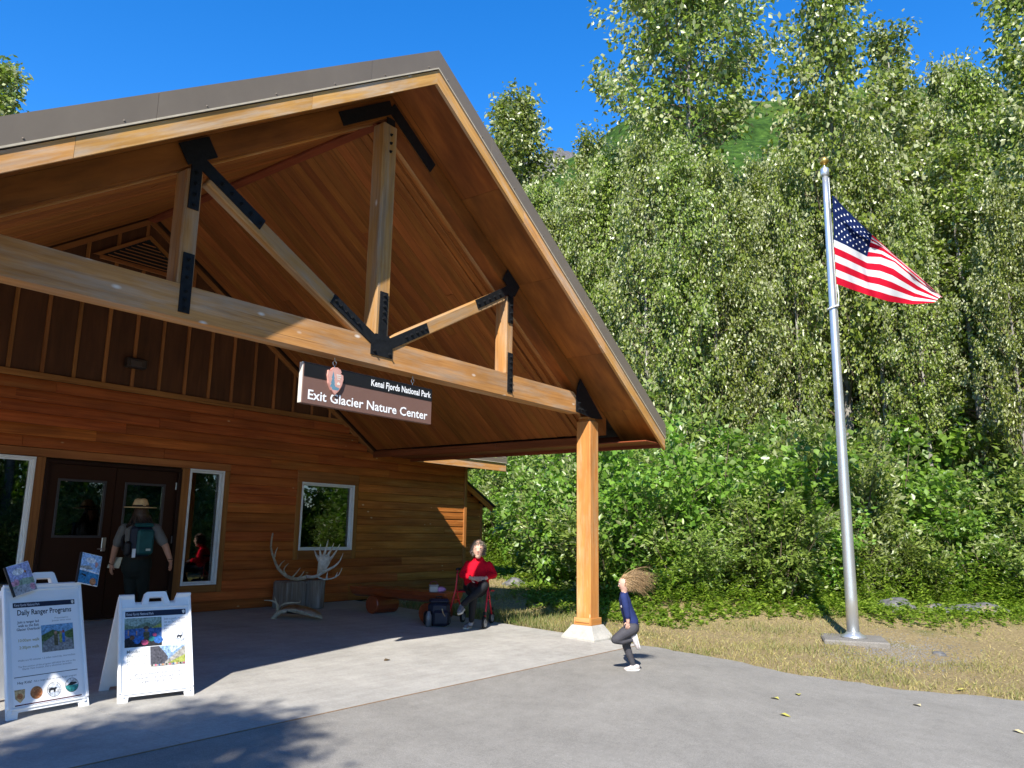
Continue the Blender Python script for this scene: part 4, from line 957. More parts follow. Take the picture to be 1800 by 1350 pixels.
put_text(A1, T1, '10:00am walk', u(0.25), 0.575, Z, 0.032, gold, 0.014, 'CENTER', 0.165)
put_text(A1, T1, '2:30pm walk', u(0.25), 0.520, Z, 0.032, gold, 0.014, 'CENTER', 0.155)
put_text(A1, T1, 'Presented in\nJuneau time zone', u(0.74), 0.735, Z, 0.020, grey, 0.0, 'CENTER', 0.16)
put_text(A1, T1, 'Walks are 90 minutes, 1.2 miles round trip, intermediate', u(0.5), 0.425, Z, 0.020, grey, 0.004, 'CENTER', 0.46)
put_text(A1, T1, 'The first portion of this program will follow the trail to the\nGlacier View location, that is wheelchair accessible.', u(0.5), 0.378, Z, 0.019, grey, 0.004, 'CENTER', 0.46)
put_text(A1, T1, 'Hey Kids!', u(0.06), 0.255, Z, 0.028, ink, 0.008); put_text(A1, T1, 'Ask a ranger about our Junior Ranger program!', u(0.29), 0.257, Z, 0.021, grey, 0.006, width=0.345)
def photo(parent, T, x0, y0, x1, y1, items):
    X = lambda f: x0+(x1-x0)*f
    Y = lambda f: y0+(y1-y0)*f
    flat(parent, T, 'photo_print', [(rect(x0, y0, x1, y1), items[0])]+[([(X(a), Y(b)) for a, b in pl], m) for pl, m in items[1:]], Z, None)
sky_p, tree_p, road_p, skin_p = C('print sky', (0.20, 0.40, 0.62)), C('print green', (0.09, 0.15, 0.05)), C('print road', (0.26, 0.27, 0.28)), C('print skin', (0.45, 0.26, 0.17))
blue_p, yel_p, blk_p, pink_p = C('print blue', (0.04, 0.16, 0.50)), C('print yellow green', (0.38, 0.42, 0.10)), C('print dark', (0.03, 0.03, 0.035)), C('print pink', (0.75, 0.12, 0.25))
lake_p, hill_p, rockp, ice_p = C('print lake', (0.06, 0.14, 0.36)), C('print hill', (0.16, 0.23, 0.16)), C('print stone', (0.40, 0.38, 0.34)), C('print ice', (0.55, 0.66, 0.78))
def blob(cx, cy, r, s=1.0, n=8): return [(cx+r*math.cos(2*math.pi*i/n), cy+r*s*math.sin(2*math.pi*i/n)) for i in range(n)]
photo(A1, T1, u(0.43), 0.475, u(0.91), 0.690, [hill_p, ([(0, 0.55), (0.3, 0.72), (0.6, 0.62), (1, 0.8), (1, 1), (0, 1)], sky_p), ([(0, 0.62), (0.35, 0.8), (0.7, 0.66), (1, 0.76), (1, 0.45), (0, 0.42)], tree_p), ([(0, 0), (1, 0), (0.95, 0.35), (0.6, 0.62), (0.4, 0.62), (0.05, 0.35)], road_p),
      (rect(0.38, 0.2, 0.5, 0.62), C('print olive', (0.12, 0.11, 0.06))), (blob(0.44, 0.68, 0.05, 1.4), skin_p), (rect(0.55, 0.3, 0.63, 0.64), yel_p), (rect(0.64, 0.3, 0.72, 0.66), blue_p), (blob(0.6, 0.68, 0.04, 1.4), skin_p), (blob(0.68, 0.7, 0.04, 1.4), C('print red', (0.5, 0.1, 0.1)))])
# emblems in a row
org = C('print orange', (0.52, 0.22, 0.09)); tan_p = C('print tan', (0.62, 0.44, 0.22)); teal = C('print teal', (0.04, 0.28, 0.28)); wp = C('print white', (0.82, 0.83, 0.85))
flat(A1, T1, 'badge_print', [([(u(0.09)-0.04, 0.215), (u(0.09)+0.04, 0.215), (u(0.09)+0.036, 0.15), (u(0.09), 0.115), (u(0.09)-0.036, 0.15)], tan_p), (disc(u(0.09), 0.165, 0.022), org)], Z, None)
flat(A1, T1, 'badge_print', [(disc(u(0.32), 0.175, 0.048), org), (disc(u(0.32)+0.008, 0.172, 0.028, 8), C('print rust', (0.42, 0.15, 0.06)))], Z, None)
def bear_badge(A, T, cx, cy, r):
    flat(A, T, 'badge_print', [(disc(cx, cy, r), ink), (disc(cx, cy, r*0.95), wp), (disc(cx, cy, r*0.95, 12, -2.8, -0.35), C('print mist', (0.55, 0.6, 0.68))),
        ([(cx-r*0.9, cy+r*0.05), (cx-r*0.3, cy+r*0.55), (cx, cy+r*0.25), (cx+r*0.4, cy+r*0.7), (cx+r*0.9, cy+r*0.1)], C('print mist', (0.55, 0.6, 0.68))),
        ([(cx-r*0.75, cy-r*0.35), (cx-r*0.72, cy+r*0.1), (cx-r*0.45, cy+r*0.3), (cx, cy+r*0.22), (cx+r*0.25, cy+r*0.28), (cx+r*0.4, cy+r*0.1), (cx+r*0.2, cy-r*0.02), (cx+r*0.1, cy-r*0.4), (cx-r*0.05, cy-r*0.4), (cx-r*0.1, cy-r*0.08), (cx-r*0.5, cy-r*0.08), (cx-r*0.6, cy-r*0.38)], ink)], Z, None)
bear_badge(A1, T1, u(0.575), 0.178, 0.058)
flat(A1, T1, 'badge_print', [(disc(u(0.84), 0.19, 0.056), ink), (disc(u(0.84), 0.19, 0.053), wp), (disc(u(0.84), 0.19, 0.053, 14, -math.pi, 0), teal), ([(u(0.84)-0.04, 0.19), (u(0.84)-0.01, 0.215), (u(0.84)+0.03, 0.212), (u(0.84)+0.045, 0.20), (u(0.84), 0.188)], ink)], Z, None)
# second board
box('poster', T2 @ Vector((w2/2, 0.425, 0.004)), (w2-0.09, 0.69, 0.003), MT['paper'], A2, 0, T2.to_3x3())
v2 = lambda f: 0.045+f*(w2-0.09)
flat(A2, T2, 'header_print', [(rect(v2(0.02), 0.715, v2(0.98), 0.765), navy)], Z, None)
flat(A2, T2, 'header_emblem', [(arrow(v2(0.945), 0.74, 0.036), C('emblem cream', (0.75, 0.70, 0.62)))], Z+0.001, None)
put_text(A2, T2, 'Kenai Fjords National Park', v2(0.04), 0.728, Z+0.002, 0.032, C('pale print', (0.6, 0.62, 0.66)), 0.01, width=0.23)
photo(A2, T2, v2(0.01), 0.455, v2(0.585), 0.705, [lake_p, ([(0, 0.62), (1, 0.66), (1, 1), (0, 1)], hill_p), ([(0, 0.8), (0.3, 0.7), (0.6, 0.85), (0.8, 0.7), (1, 0.9), (1, 1), (0, 1)], C('print slope', (0.30, 0.40, 0.36))), ([(0.7, 0.62), (1, 0.62), (1, 0.78)], yel_p), ([(0, 0), (1, 0), (1, 0.18), (0, 0.22)], blk_p),
      (rect(0.5, 0.12, 0.66, 0.5), C('print olive', (0.12, 0.11, 0.06))), (blob(0.58, 0.56, 0.05, 1.2), skin_p), ([(0.48, 0.60), (0.68, 0.60), (0.62, 0.70), (0.54, 0.70)], C('print hat', (0.10, 0.07, 0.04))), (blob(0.1, 0.22, 0.11), blk_p), (blob(0.2, 0.33, 0.07, 1.2), C('print brown', (0.15, 0.08, 0.05))), (blob(0.33, 0.2, 0.1), blue_p), (blob(0.53, 0.14, 0.1), pink_p), (blob(0.44, 0.3, 0.08), blue_p), (blob(0.72, 0.25, 0.09), C('print teal', (0.04, 0.28, 0.28))), (blob(0.9, 0.2, 0.13), blue_p), (blob(0.8, 0.38, 0.06), pink_p), (rect(0.08, 0.4, 0.11, 0.58), skin_p), (rect(0.3, 0.4, 0.33, 0.55), skin_p)])
photo(A2, T2, v2(0.40), 0.275, v2(0.955), 0.450, [C('print glacier', (0.30, 0.45, 0.68)), ([(0, 0), (0.45, 0), (0.5, 0.45), (0.3, 0.9), (0.25, 1), (0, 1)], C('print cliff', (0.09, 0.09, 0.11))), ([(0.42, 0.2), (1, 0.95), (1, 0), (0.4, 0)], rockp), ([(0.5, 0.15), (1, 0.5), (1, 0), (0.45, 0)], yel_p), ([(0.6, 0.62), (1, 1), (0.55, 1)], ice_p), ([(0, 0.12), (1, 0.12), (1, 0), (0, 0)], rockp)]+[(blob(0.05+0.1*i, 0.08, 0.025, 1.8), (blk_p, pink_p, blue_p, org)[i % 4]) for i in range(10)])
put_text(A2, T2, 'Join a park ranger\non an Exit Glacier\nadventure and\nearn your Junior\nGlacier Ranger\npatch!', v2(0.62), 0.675, Z, 0.030, grey, 0.002, width=0.195, lines=0.95)
put_text(A2, T2, 'Wednesdays\nMonday\n8-12', v2(0.72), 0.500, Z, 0.019, grey, 0.004, 'CENTER', 0.09); bear_badge(A2, T2, v2(0.885), 0.520, 0.045)
put_text(A2, T2, 'Mondays\nWednesdays\nSaturdays\n11:00-12:30', v2(0.04), 0.405, Z, 0.040, C('olive grey ink', (0.27, 0.27, 0.24)), 0.014, width=0.185, lines=0.92)
put_text(A2, T2, 'Sign up is required, kids must be\naccompanied by an adult. See a park\nranger to sign up now!', v2(0.5), 0.215, Z, 0.036, ink, 0.004, 'CENTER', 0.45, 0.9)
# booklets clipped over the top corners of the first board
def booklet(label, corners, art):
    c = [T1 @ Vector((0, 0, 0))]; n = (T1.to_3x3() @ Vector((0, 0, 1)))
    def hit(px, py):
        a = ray(px, py); o = T1 @ Vector((0, 0, 0.03)); return CAM+a*((o-CAM).dot(n)/a.dot(n))
    tl, tr_, br, bl_ = [hit(*q) for q in corners]; x = ((tr_+br)-(tl+bl_))/2; y = ((tl+tr_)-(bl_+br))/2; wx, hy = x.length, y.length
    x.normalize(); y = (y-x*y.dot(x)).normalized(); z = x.cross(y); ce = (tl+tr_+br+bl_)/4
    Tb = Matrix(((x.x, y.x, z.x, ce.x), (x.y, y.y, z.y, ce.y), (x.z, y.z, z.z, ce.z), (0, 0, 0, 1)))
    O = thing('booklet', label, 'booklet', ce); 
    obj('pages', mesh('pages', *cbox(wx, hy, 0.012, 0.001), MT['paper']), O, Tb)
    box('spine', Tb @ Vector((-wx/2, 0, 0)), (0.016, hy, 0.018), MT['black'], O, 0.002, Tb.to_3x3())
    X = lambda f: (f-0.5)*wx*0.97
    Y = lambda f: (f-0.5)*hy*0.97
    flat(O, Tb, 'cover_print', [([(X(a), Y(b)) for a, b in pl], m) for pl, m in art], 0.0064, None)
lil = C('print lilac', (0.42, 0.46, 0.72))
booklet('booklet with a lilac sky and pink flowers on its cover, clipped to a sandwich board', [(9, 998), (51, 985), (63, 1037), (24, 1050)],
    [(rect(0, 0, 1, 1), lil), ([(0, 0.1), (1, 0.25), (1, 0.45), (0.6, 0.5), (0, 0.38)], C('print moss', (0.30, 0.40, 0.30))), (blob(0.25, 0.42, 0.12), C('print rose', (0.65, 0.32, 0.42))), (blob(0.1, 0.4, 0.1), C('print rose', (0.65, 0.32, 0.42))), ([(0, 0), (1, 0), (1, 0.2), (0.5, 0.3), (0, 0.25)], C('print grey', (0.4, 0.42, 0.45))), (blob(0.85, 0.15, 0.12), C('print rose', (0.65, 0.32, 0.42))), (blob(0.45, 0.75, 0.26, 0.45, 12), wp), (blob(0.74, 0.7, 0.05), org)])
booklet('booklet with a blue sea, whale and crab on its cover, clipped to a sandwich board', [(144, 971), (181, 979), (168, 1031), (133, 1023)],
    [(rect(0, 0, 1, 1), C('print pale sky', (0.40, 0.58, 0.82))), (rect(0, 0, 1, 0.42), C('print sea', (0.05, 0.24, 0.45))), ([(0, 0.5), (1, 0.42), (1, 0.38), (0, 0.42)], wp), ([(0, 0.55), (0.5, 0.62), (0.7, 0.5), (0.3, 0.48), (0, 0.5)], rockp), ([(0.12, 0.32), (0.35, 0.3), (0.4, 0.22), (0.2, 0.26)], blk_p), (blob(0.75, 0.1, 0.16, 0.8), org), (blob(0.5, 0.8, 0.25, 0.4, 12), wp), (arrow(0.8, 0.68, 0.2), C('emblem clay red', (0.62, 0.30, 0.25), 0.5))])
# OPEN notice inside the left window
op = ONY(13, 868, WY+0.12)
on = box('open_notice', (op.x, WY+0.12, op.z), (0.30, 0.006, 0.20), C('notice green', (0.07, 0.13, 0.06)), None, 0.001); tag(on, 'small green OPEN notice inside the window beside the doors', 'notice')
obj('lettering', text_me('OPEN', 0.075, C('notice letters', (0.35, 0.42, 0.33)), 0.01, 'CENTER'), on, Matrix(((1, 0, 0, op.x), (0, 0, -1, WY+0.116), (0, 1, 0, op.z+0.02), (0, 0, 0, 1))))
# goods behind the narrow window
def crate(name, label, px, z, w_, h_, d_, mat, y):
    p = ONY(px, 1000, y); o = thing(name, label, 'box', (p.x, y, z)); box('carton', (p.x, y, z+h_/2), (w_, d_, h_), mat, o, 0.008); box('lid', (p.x, y, z+h_+0.012), (w_+0.015, d_+0.015, 0.03), mat, o, 0.006); return o
st = box('low_shelf', (-2.75, WY+0.48, 0.42), (1.5, 0.5, 0.40), C('dark shelf wood', (0.06, 0.035, 0.02)), None, 0.01); tag(st, 'dark low shelf inside the narrow window holding two boxes', 'shelf')
crate('display_box', 'blue box on the shelf inside the narrow window', 338, 0.622, 0.24, 0.24, 0.3, C('blue card', (0.05, 0.20, 0.60)), WY+0.38)
crate('display_box', 'green box on the shelf inside the narrow window', 361, 0.622, 0.25, 0.25, 0.3, C('green card', (0.04, 0.42, 0.24)), WY+0.38)

# ---------------------------------------------------------------- flagpole and flag
pb = G(1501, 1131); zb0 = terrain(pb.x, pb.y)
FP = thing('flagpole', 'tall tapered silver flagpole with gold ball on a concrete pad', 'flagpole', (pb.x, pb.y, zb0))
alu = plain('brushed aluminium', (0.62, 0.64, 0.65), 0.34, 0.5, 0.75, 0.05, 3)
m = MB(); zz = np.linspace(0.0, 7.62, 14); m.tube([(pb.x, pb.y, zb0+0.08+q) for q in zz], [0.092-0.046*(q/7.62)**1.3 for q in zz], 20); m.build('pole', alu, FP, None, True)
m = MB(); m.tube([(pb.x, pb.y, zb0+0.06), (pb.x, pb.y, zb0+0.085), (pb.x, pb.y, zb0+0.12), (pb.x, pb.y, zb0+0.15)], [0.19, 0.185, 0.12, 0.097], 24); m.build('flange', alu, FP, None, True)
m = MB(); m.tube([(pb.x, pb.y, zb0+7.66), (pb.x, pb.y, zb0+7.68), (pb.x, pb.y, zb0+7.80), (pb.x, pb.y, zb0+7.83)], [0.05, 0.072, 0.072, 0.04], 16); m.tube([(pb.x, pb.y, zb0+7.82), (pb.x, pb.y, zb0+7.88)], 0.018, 8); m.build('truck', alu, FP, None, True)
m = MB(); m.ball((pb.x, pb.y, zb0+7.95), 0.078, 18, 12); m.build('finial', plain('gold ball', (0.55, 0.36, 0.08), 0.3, 0.5, 0.8, 0.05), FP, None, True)
side = Vector((_R.x, _R.y, 0)).normalized()
m = MB(); c = Vector((pb.x, pb.y, zb0+5.33)); fwd = Vector((-side.y, side.x, 0)); m.tube([c+side*0.085*math.cos(a)+fwd*0.085*math.sin(a)+Vector((0, 0, 0.03*math.cos(a))) for a in np.linspace(0, 6.2832, 16)], 0.014, 6)
m.tube([c+side*0.09, c+side*0.105+Vector((0, 0, 0.2)), c+side*0.09+Vector((0, 0, 0.40))], 0.008, 5); m.build('halyard_ring', MT['white'], FP, None, True)
m = MB(); m.tube([c+side*0.075+Vector((0, 0, -4.0)), c+side*0.062+Vector((0, 0, 2.4))], 0.006, 5); m.build('halyard', MT['white'], FP)
m = MB()
for i in range(4): pass
m.box((pb.x, pb.y, zb0+0.0), (0.92, 0.92, 0.12), 0.02, Matrix.Rotation(0.35, 3, 'Z')); m.build('pad', MT['gravel'], FP)
FD = PD((pb.x, pb.y, 6.0))
Tc = [(0, 1463, 342), (0.15, 1487, 368), (0.4, 1533, 413), (0.6, 1577, 452), (0.8, 1621, 490), (1.0, 1657, 523)]
Mc = [(0, 1465.5, 421), (0.15, 1487, 431), (0.4, 1524.5, 451), (0.5, 1548, 452), (0.6, 1572, 461), (0.8, 1615, 496), (1.0, 1653, 522)]
Bc = [(0, 1470.5, 499), (0.15, 1492, 507), (0.4, 1526, 519), (0.6, 1562, 530), (0.8, 1602, 535), (1.0, 1642, 532)]
def cv(c, t): return np.array([np.interp(t, [q[0] for q in c], [q[1] for q in c]), np.interp(t, [q[0] for q in c], [q[2] for q in c])])
def flag_pt(a, b, off=0.0):
    t = cv(Tc, a); mm = cv(Mc, a); bb = cv(Bc, a); h = 7/13
    kf = float(np.interp(a, [0, 0.25, 0.5, 1], [4/7, 0.55, 0.2, 0.12]))
    q = mm+(bb-mm)*((b-h)/(1-h)) if b >= h else (t+(mm-t)*kf*(b/(4/13)) if b < 4/13 else t+(mm-t)*(kf+(1-kf)*(b-4/13)/(3/13)))
    d = FD+0.02+(0.055*math.sin(a*13+b*4.5)+0.035*math.sin(a*27-b*9))*min(1, a*4)+0.25*a*a*(1-b)-0.06*math.exp(-((b-0.16-0.25*a)/0.06)**2)*(a < 0.42)*min(1, a*6)
    return AT(q[0], q[1], d+off)
nu, nv = 50, 52
V = [flag_pt(i/nu, j/nv) for j in range(nv+1) for i in range(nu+1)]; Fc = []; mi = []
for j in range(nv):
    for i in range(nu):
        Fc.append((j*(nu+1)+i, (j+1)*(nu+1)+i, (j+1)*(nu+1)+i+1, j*(nu+1)+i+1)); s_ = j//4
        mi.append(2 if (i < 20 and s_ < 7) else (0 if s_ % 2 == 0 else 1))
FL = thing('flag', 'american flag drooping from the silver flagpole in a light wind', 'flag', V[0])
def cloth(name, c):
    t = NT(name); d = t.n('BsdfDiffuse'); d.inputs[0].default_value = (*c, 1); tl = t.n('BsdfTranslucent'); tl.inputs[0].default_value = (*c, 1)
    mx = t.n('MixShader'); mx.inputs[0].default_value = 0.3; t.l(d.outputs[0], mx.inputs[1]); t.l(tl.outputs[0], mx.inputs[2]); return t.done(mx.outputs[0])
cl = obj('cloth', mesh('cloth', V, Fc, [cloth('flag red', (0.58, 0.012, 0.035)), cloth('flag white', (0.72, 0.72, 0.74)), cloth('flag blue', (0.012, 0.022, 0.085))], True, mi), FL)
for r in range(9):
    n_ = 6 if r % 2 == 0 else 5
    for k in range(n_):
        b = 7/13*(r+1)/10; a = 0.4*((2*k+1) if n_ == 6 else (2*k+2))/12
        pts = []
        for i in range(10):
            an = math.pi/2+i*math.pi/5; rr = 0.0175 if i % 2 == 0 else 0.0073
            pts.append((a+rr*math.cos(an)*0.62, b-rr*math.sin(an)*1.05))
        Vs = [flag_pt(x, y, -0.005) for x, y in pts]+[flag_pt(a, b, -0.006)]
        Vs += [flag_pt(x, y, 0.005) for x, y in pts]+[flag_pt(a, b, 0.006)]
        obj('star', mesh('star', Vs, [(i, (i+1) % 10, 10) for i in range(10)]+[(11+(i+1) % 10, 11+i, 21) for i in range(10)], MT['paper']), cl)

# ---------------------------------------------------------------- rocks, litter
def rock(label, px, py, r, seed, sink=0.52):
    c = G(px, py); z = terrain(c.x, c.y); V, Fc = ball((0, 0, 0), 1.0, 16, 10); rg = random.Random(seed); o = Vector((seed*7.3, 1, 2)); V2 = []
    for v in V:
        f = 1+0.32*mnoise.noise(v*1.3+o)+0.12*mnoise.noise(v*3.1+o); V2.append((v.x*r[0]*f, v.y*r[1]*f, v.z*r[2]*f))
    ob = obj('rock', mesh('rock', V2, Fc, MT['rock'], False), None, Matrix.Translation((c.x, c.y, z+r[2]*(1-2*sink)*0.5)) @ Matrix.Rotation(seed*1.7, 4, 'Z'))
    return tag(ob, label, 'rock', None)
rock('rounded grey boulder among herbs beside the flagpole', 1578, 1096, (0.40, 0.34, 0.24), 1)
rock('long low mossy boulder next to the rounded boulder', 1655, 1098, (0.44, 0.33, 0.17), 2)
rock('wide flat boulder half covered by herbs at the thicket foot', 1720, 1102, (0.55, 0.38, 0.17), 3)
rock('small grey stone in the herbs left of the flagpole shadow', 1412, 1085, (0.28, 0.22, 0.17), 4)
rock('grey stone on the dry bank behind the red walker', 905, 1036, (0.30, 0.24, 0.15), 5)
rock('small stone lying in the grass beside the flagpole pad', 1652, 1152, (0.11, 0.08, 0.05), 6)
gc = G(1585, 1149); rg = random.Random(31); gm = MB()
for i in range(2200):
    x, y = gc.x+rg.gauss(0, 0.75), gc.y+rg.gauss(0, 0.38); s_ = rg.uniform(0.004, 0.012)
    gm.box((x, y, terrain(x, y)+s_*0.3), (s_*2, s_*rg.uniform(1.2, 2), s_*1.2), s_*0.3, Matrix.Rotation(rg.uniform(0, 3), 3, 'Z'))
tag(gm.build('gravel', MT['gravel']), 'loose grey gravel around the flagpole pad', 'gravel', None, 'stuff')
for px, py, c in ((1403, 1221, 'yellow'), (1362, 1228, 'yellow'), (1612, 1240, 'pale'), (1380, 1258, 'yellow'), (1790, 1287, 'pale'), (680, 1161, 'brown'), (1690, 1213, 'yellow'), (1642, 1146, 'yellow')):
    g = G(px, py, 0.004); m = MB(); a = random.uniform(0, 6.28); L = 0.055
    pts = [(0, 0), (0.35, 0.28), (0.7, 0.24), (1.0, 0), (0.7, -0.24), (0.35, -0.28)]
    V = [(x*L*2-L, y*L*2, 0.012*abs(y)*2+0.008*math.sin(x*5)) for x, y in pts]+[(0, 0, 0.004)]
    lf = obj('fallen_leaf', mesh('fallen_leaf', V, [(i, (i+1) % 6, 6) for i in range(6)], C('leaf litter '+c, {'yellow': (0.45, 0.42, 0.10), 'pale': (0.55, 0.48, 0.28), 'brown': (0.10, 0.07, 0.04)}[c])), None, Matrix.Translation((g.x, g.y, g.z+0.005)) @ Matrix.Rotation(a, 4, 'Z'))
    tag(lf, {'yellow': 'small yellow green leaf fallen flat near the edge of the asphalt', 'pale': 'small pale curled dry leaf fallen on the grey asphalt', 'brown': 'tiny brown leaf fallen on the concrete apron'}[c], 'leaf', 'fallen leaves on the paving')
# ---------------------------------------------------------------- bench, stumps, antlers, bags
def zray(px, py, z):
    a = ray(px, py); return CAM+a*((z-CAM.z)/a.z)
BN = thing('log_bench', 'dark red half log bench on two short logs beside the wall', 'bench', (-0.52, 3.25, 0.13))
BX, BZ = -0.50, 0.555
prof = [(-0.21, 0.0), (-0.20, -0.05), (-0.15, -0.125), (-0.06, -0.165), (0.06, -0.165), (0.15, -0.125), (0.20, -0.05), (0.21, 0.0)]
L0, L1 = 2.14, 4.36; cyb = (L0+L1)/2; V = []; st_ = [(L0, 0.92), (L0+0.03, 1.0), (3.0, 1.03), (3.7, 0.98), (L1-0.05, 1.0), (L1, 0.75)]
for yy_, s_ in st_: V += [(yy_-cyb, -a*s_, b*s_) for a, b in prof]
n = len(prof); Fc = [[j*n+i, (j+1)*n+i, (j+1)*n+(i+1) % n, j*n+(i+1) % n] for j in range(len(st_)-1) for i in range(n)]+[list(range(n)), list(range((len(st_)-1)*n, len(st_)*n))[::-1]]
obj('seat', mesh('seat', V, [f[::-1] for f in Fc], MT['log']), BN, Matrix(((0, 1, 0, BX), (1, 0, 0, cyb), (0, 0, 1, BZ), (0, 0, 0, 1))) @ Matrix.Diagonal((1, -1, 1, 1)))
for y_ in (3.72, 2.52):
    zl = K*y_+0.145; V, Fc = tube([(-0.25, 0, 0), (-0.235, 0, 0), (0.235, 0, 0), (0.25, 0, 0)], [0.135, 0.15, 0.15, 0.135], 14)
    obj('leg', mesh('leg', V, Fc, MT['log'], False), BN, Matrix.Translation((BX, y_, zl)))
def stump(label, c, top, kind):
    zb_ = K*c[1]; h = top-zb_; o = Matrix.Translation((c[0], c[1], zb_+h/2)) @ Matrix(((0, 0, 1, 0), (0, 1, 0, 0), (-1, 0, 0, 0), (0, 0, 0, 1)))
    if kind == 'square': me = mesh('stump', *cbox(h, 0.41, 0.38, 0.025), MT['stump'])
    else:
        V, Fc = tube([(-h/2, 0, 0), (-h/4, 0, 0), (h/4, 0, 0), (h/2-0.01, 0, 0), (h/2, 0, 0)], [0.235, 0.228, 0.225, 0.222, 0.21], 18)
        V = [Vector((v.x, v.y*(1+0.05*math.sin(5*math.atan2(v.z, v.y))), v.z*(1+0.05*math.sin(5*math.atan2(v.z, v.y))))) for v in V]; me = mesh('stump', V, Fc, MT['stump'])
    return tag(obj('stump', me, None, o), label, 'stump')
stump('square hewn grey stump carrying the tined antler', (-1.52, 4.86), 0.645, 'square')
stump('round weathered grey stump carrying the broad antler', (-1.075, 4.85), 0.645, 'round')
bone = plain('weathered antler', (0.42, 0.36, 0.27), 0.7, 0.25, 0, 0.25, 18); bone2 = plain('pale antler', (0.62, 0.58, 0.52), 0.7, 0.25, 0, 0.2, 14)
def zz3(x, y): return (380+x/3.4615, 800+y/3.4615)
def branch(m, pts, r0, r1, depth, dd=0.0, n=8):
    q = []; k = len(pts)
    P3 = [AT(*zz3(*p_[:2]), depth+dd+(p_[2] if len(p_) > 2 else 0)) for p_ in pts]
    # smooth the polyline
    for i in range(k-1):
        for t in (0, 0.5): 
            p0, p1_, p2_, p3_ = P3[max(i-1, 0)], P3[i], P3[i+1], P3[min(i+2, k-1)]
            q.append(0.5*((2*p1_)+(-p0+p2_)*t+(2*p0-5*p1_+4*p2_-p3_)*t*t+(-p0+3*p1_-3*p2_+p3_)*t**3))
    q.append(P3[-1]); m.tube(q, [r0+(r1-r0)*i/(len(q)-1) for i in range(len(q))], n)
m = MB(); d0 = PD((-1.52, 4.80, 0.7))
branch(m, [(548, 742), (490, 755), (430, 738), (378, 690), (352, 630), (333, 560), (345, 474)], 0.034, 0.012, d0)
for t in ([(356, 620), (362, 590), (375, 560)], [(380, 688), (395, 660), (418, 640)], [(432, 735), (412, 705), (420, 680), (442, 658)], [(462, 745), (490, 715), (512, 686)], [(495, 752), (520, 730), (536, 706)], [(440, 742), (470, 752, -0.1), (500, 748, -0.15)]): branch(m, t, 0.016, 0.004, d0)
tag(m.build('antler', bone, None, None, True), 'brown many tined antler resting on the square stump', 'antler')
m = MB(); d1 = PD((-1.075, 4.80, 0.75))
branch(m, [(545, 738), (580, 742), (615, 735), (640, 715)], 0.028, 0.03, d1)
for t in ([(608, 735), (650, 755), (700, 752), (745, 730), (766, 686)], [(672, 752), (674, 735), (677, 714)], [(725, 744), (732, 730), (738, 712)]): branch(m, t, 0.018, 0.004, d1)
for t in ([(625, 640), (606, 600), (598, 574)], [(636, 620), (632, 580), (637, 538)], [(655, 610), (672, 560), (681, 512)], [(672, 620), (700, 575), (717, 534)], [(690, 640), (730, 585), (754, 540)], [(650, 712), (715, 680), (755, 640), (772, 596)]): branch(m, t, 0.026, 0.004, d1)
palm = [(612, 728), (618, 690), (622, 650), (610, 610), (632, 612), (652, 604), (672, 606), (690, 612), (700, 632), (690, 660), (672, 690), (690, 700), (660, 718), (636, 730)]
P3 = [AT(*zz3(*q), d1) for q in palm]; nrm = _F*0.014; n = len(P3); k0 = len(m.V)
m.add([p-nrm for p in P3]+[p+nrm for p in P3], [list(range(n)), list(range(n, 2*n))[::-1]]+[[i, n+i, n+(i+1) % n, (i+1) % n] for i in range(n)])
tag(m.build('antler', bone2, None, None, True), 'pale broad palmed antler resting on the round stump under the window', 'antler')
m = MB(); d2 = PD(G(482, 1088))
branch(m, [(350, 995), (362, 975), (395, 955), (430, 948)], 0.034, 0.03, d2)
branch(m, [(372, 965), (375, 920), (360, 895), (330, 885), (292, 884)], 0.024, 0.006, d2, 0.05); branch(m, [(370, 935), (366, 900), (355, 862)], 0.018, 0.005, d2, 0.03); branch(m, [(378, 930), (415, 905), (460, 898), (505, 898), (512, 885)], 0.02, 0.006, d2, 0.12)
m.ball(AT(*zz3(350, 996), d2), 0.045, 10, 8)
gp = [(385, 968), (420, 948), (470, 945), (530, 958), (590, 985), (645, 996), (636, 972), (612, 955), (600, 962), (580, 940), (560, 948), (530, 925), (500, 935), (470, 918), (430, 922), (395, 940)]
P3 = []
for i, q in enumerate(gp):
    p = AT(*zz3(*q), d2+(0.0 if i < 6 else 0.28)); p.z = max(p.z, K*p.y+0.02); P3.append(p)
n = len(P3); nv_ = Vector((0, 0, 0.022)); m.add(P3+[p+nv_ for p in P3], [list(range(n)), list(range(n, 2*n))[::-1]]+[[i, n+i, n+(i+1) % n, (i+1) % n] for i in range(n)])
m.V = [Vector((v.x, v.y, max(v.z, K*v.y+0.004))) for v in m.V]
tag(m.build('antler', bone, None, None, True), 'palmed antler lying on the concrete before the stumps', 'antler')
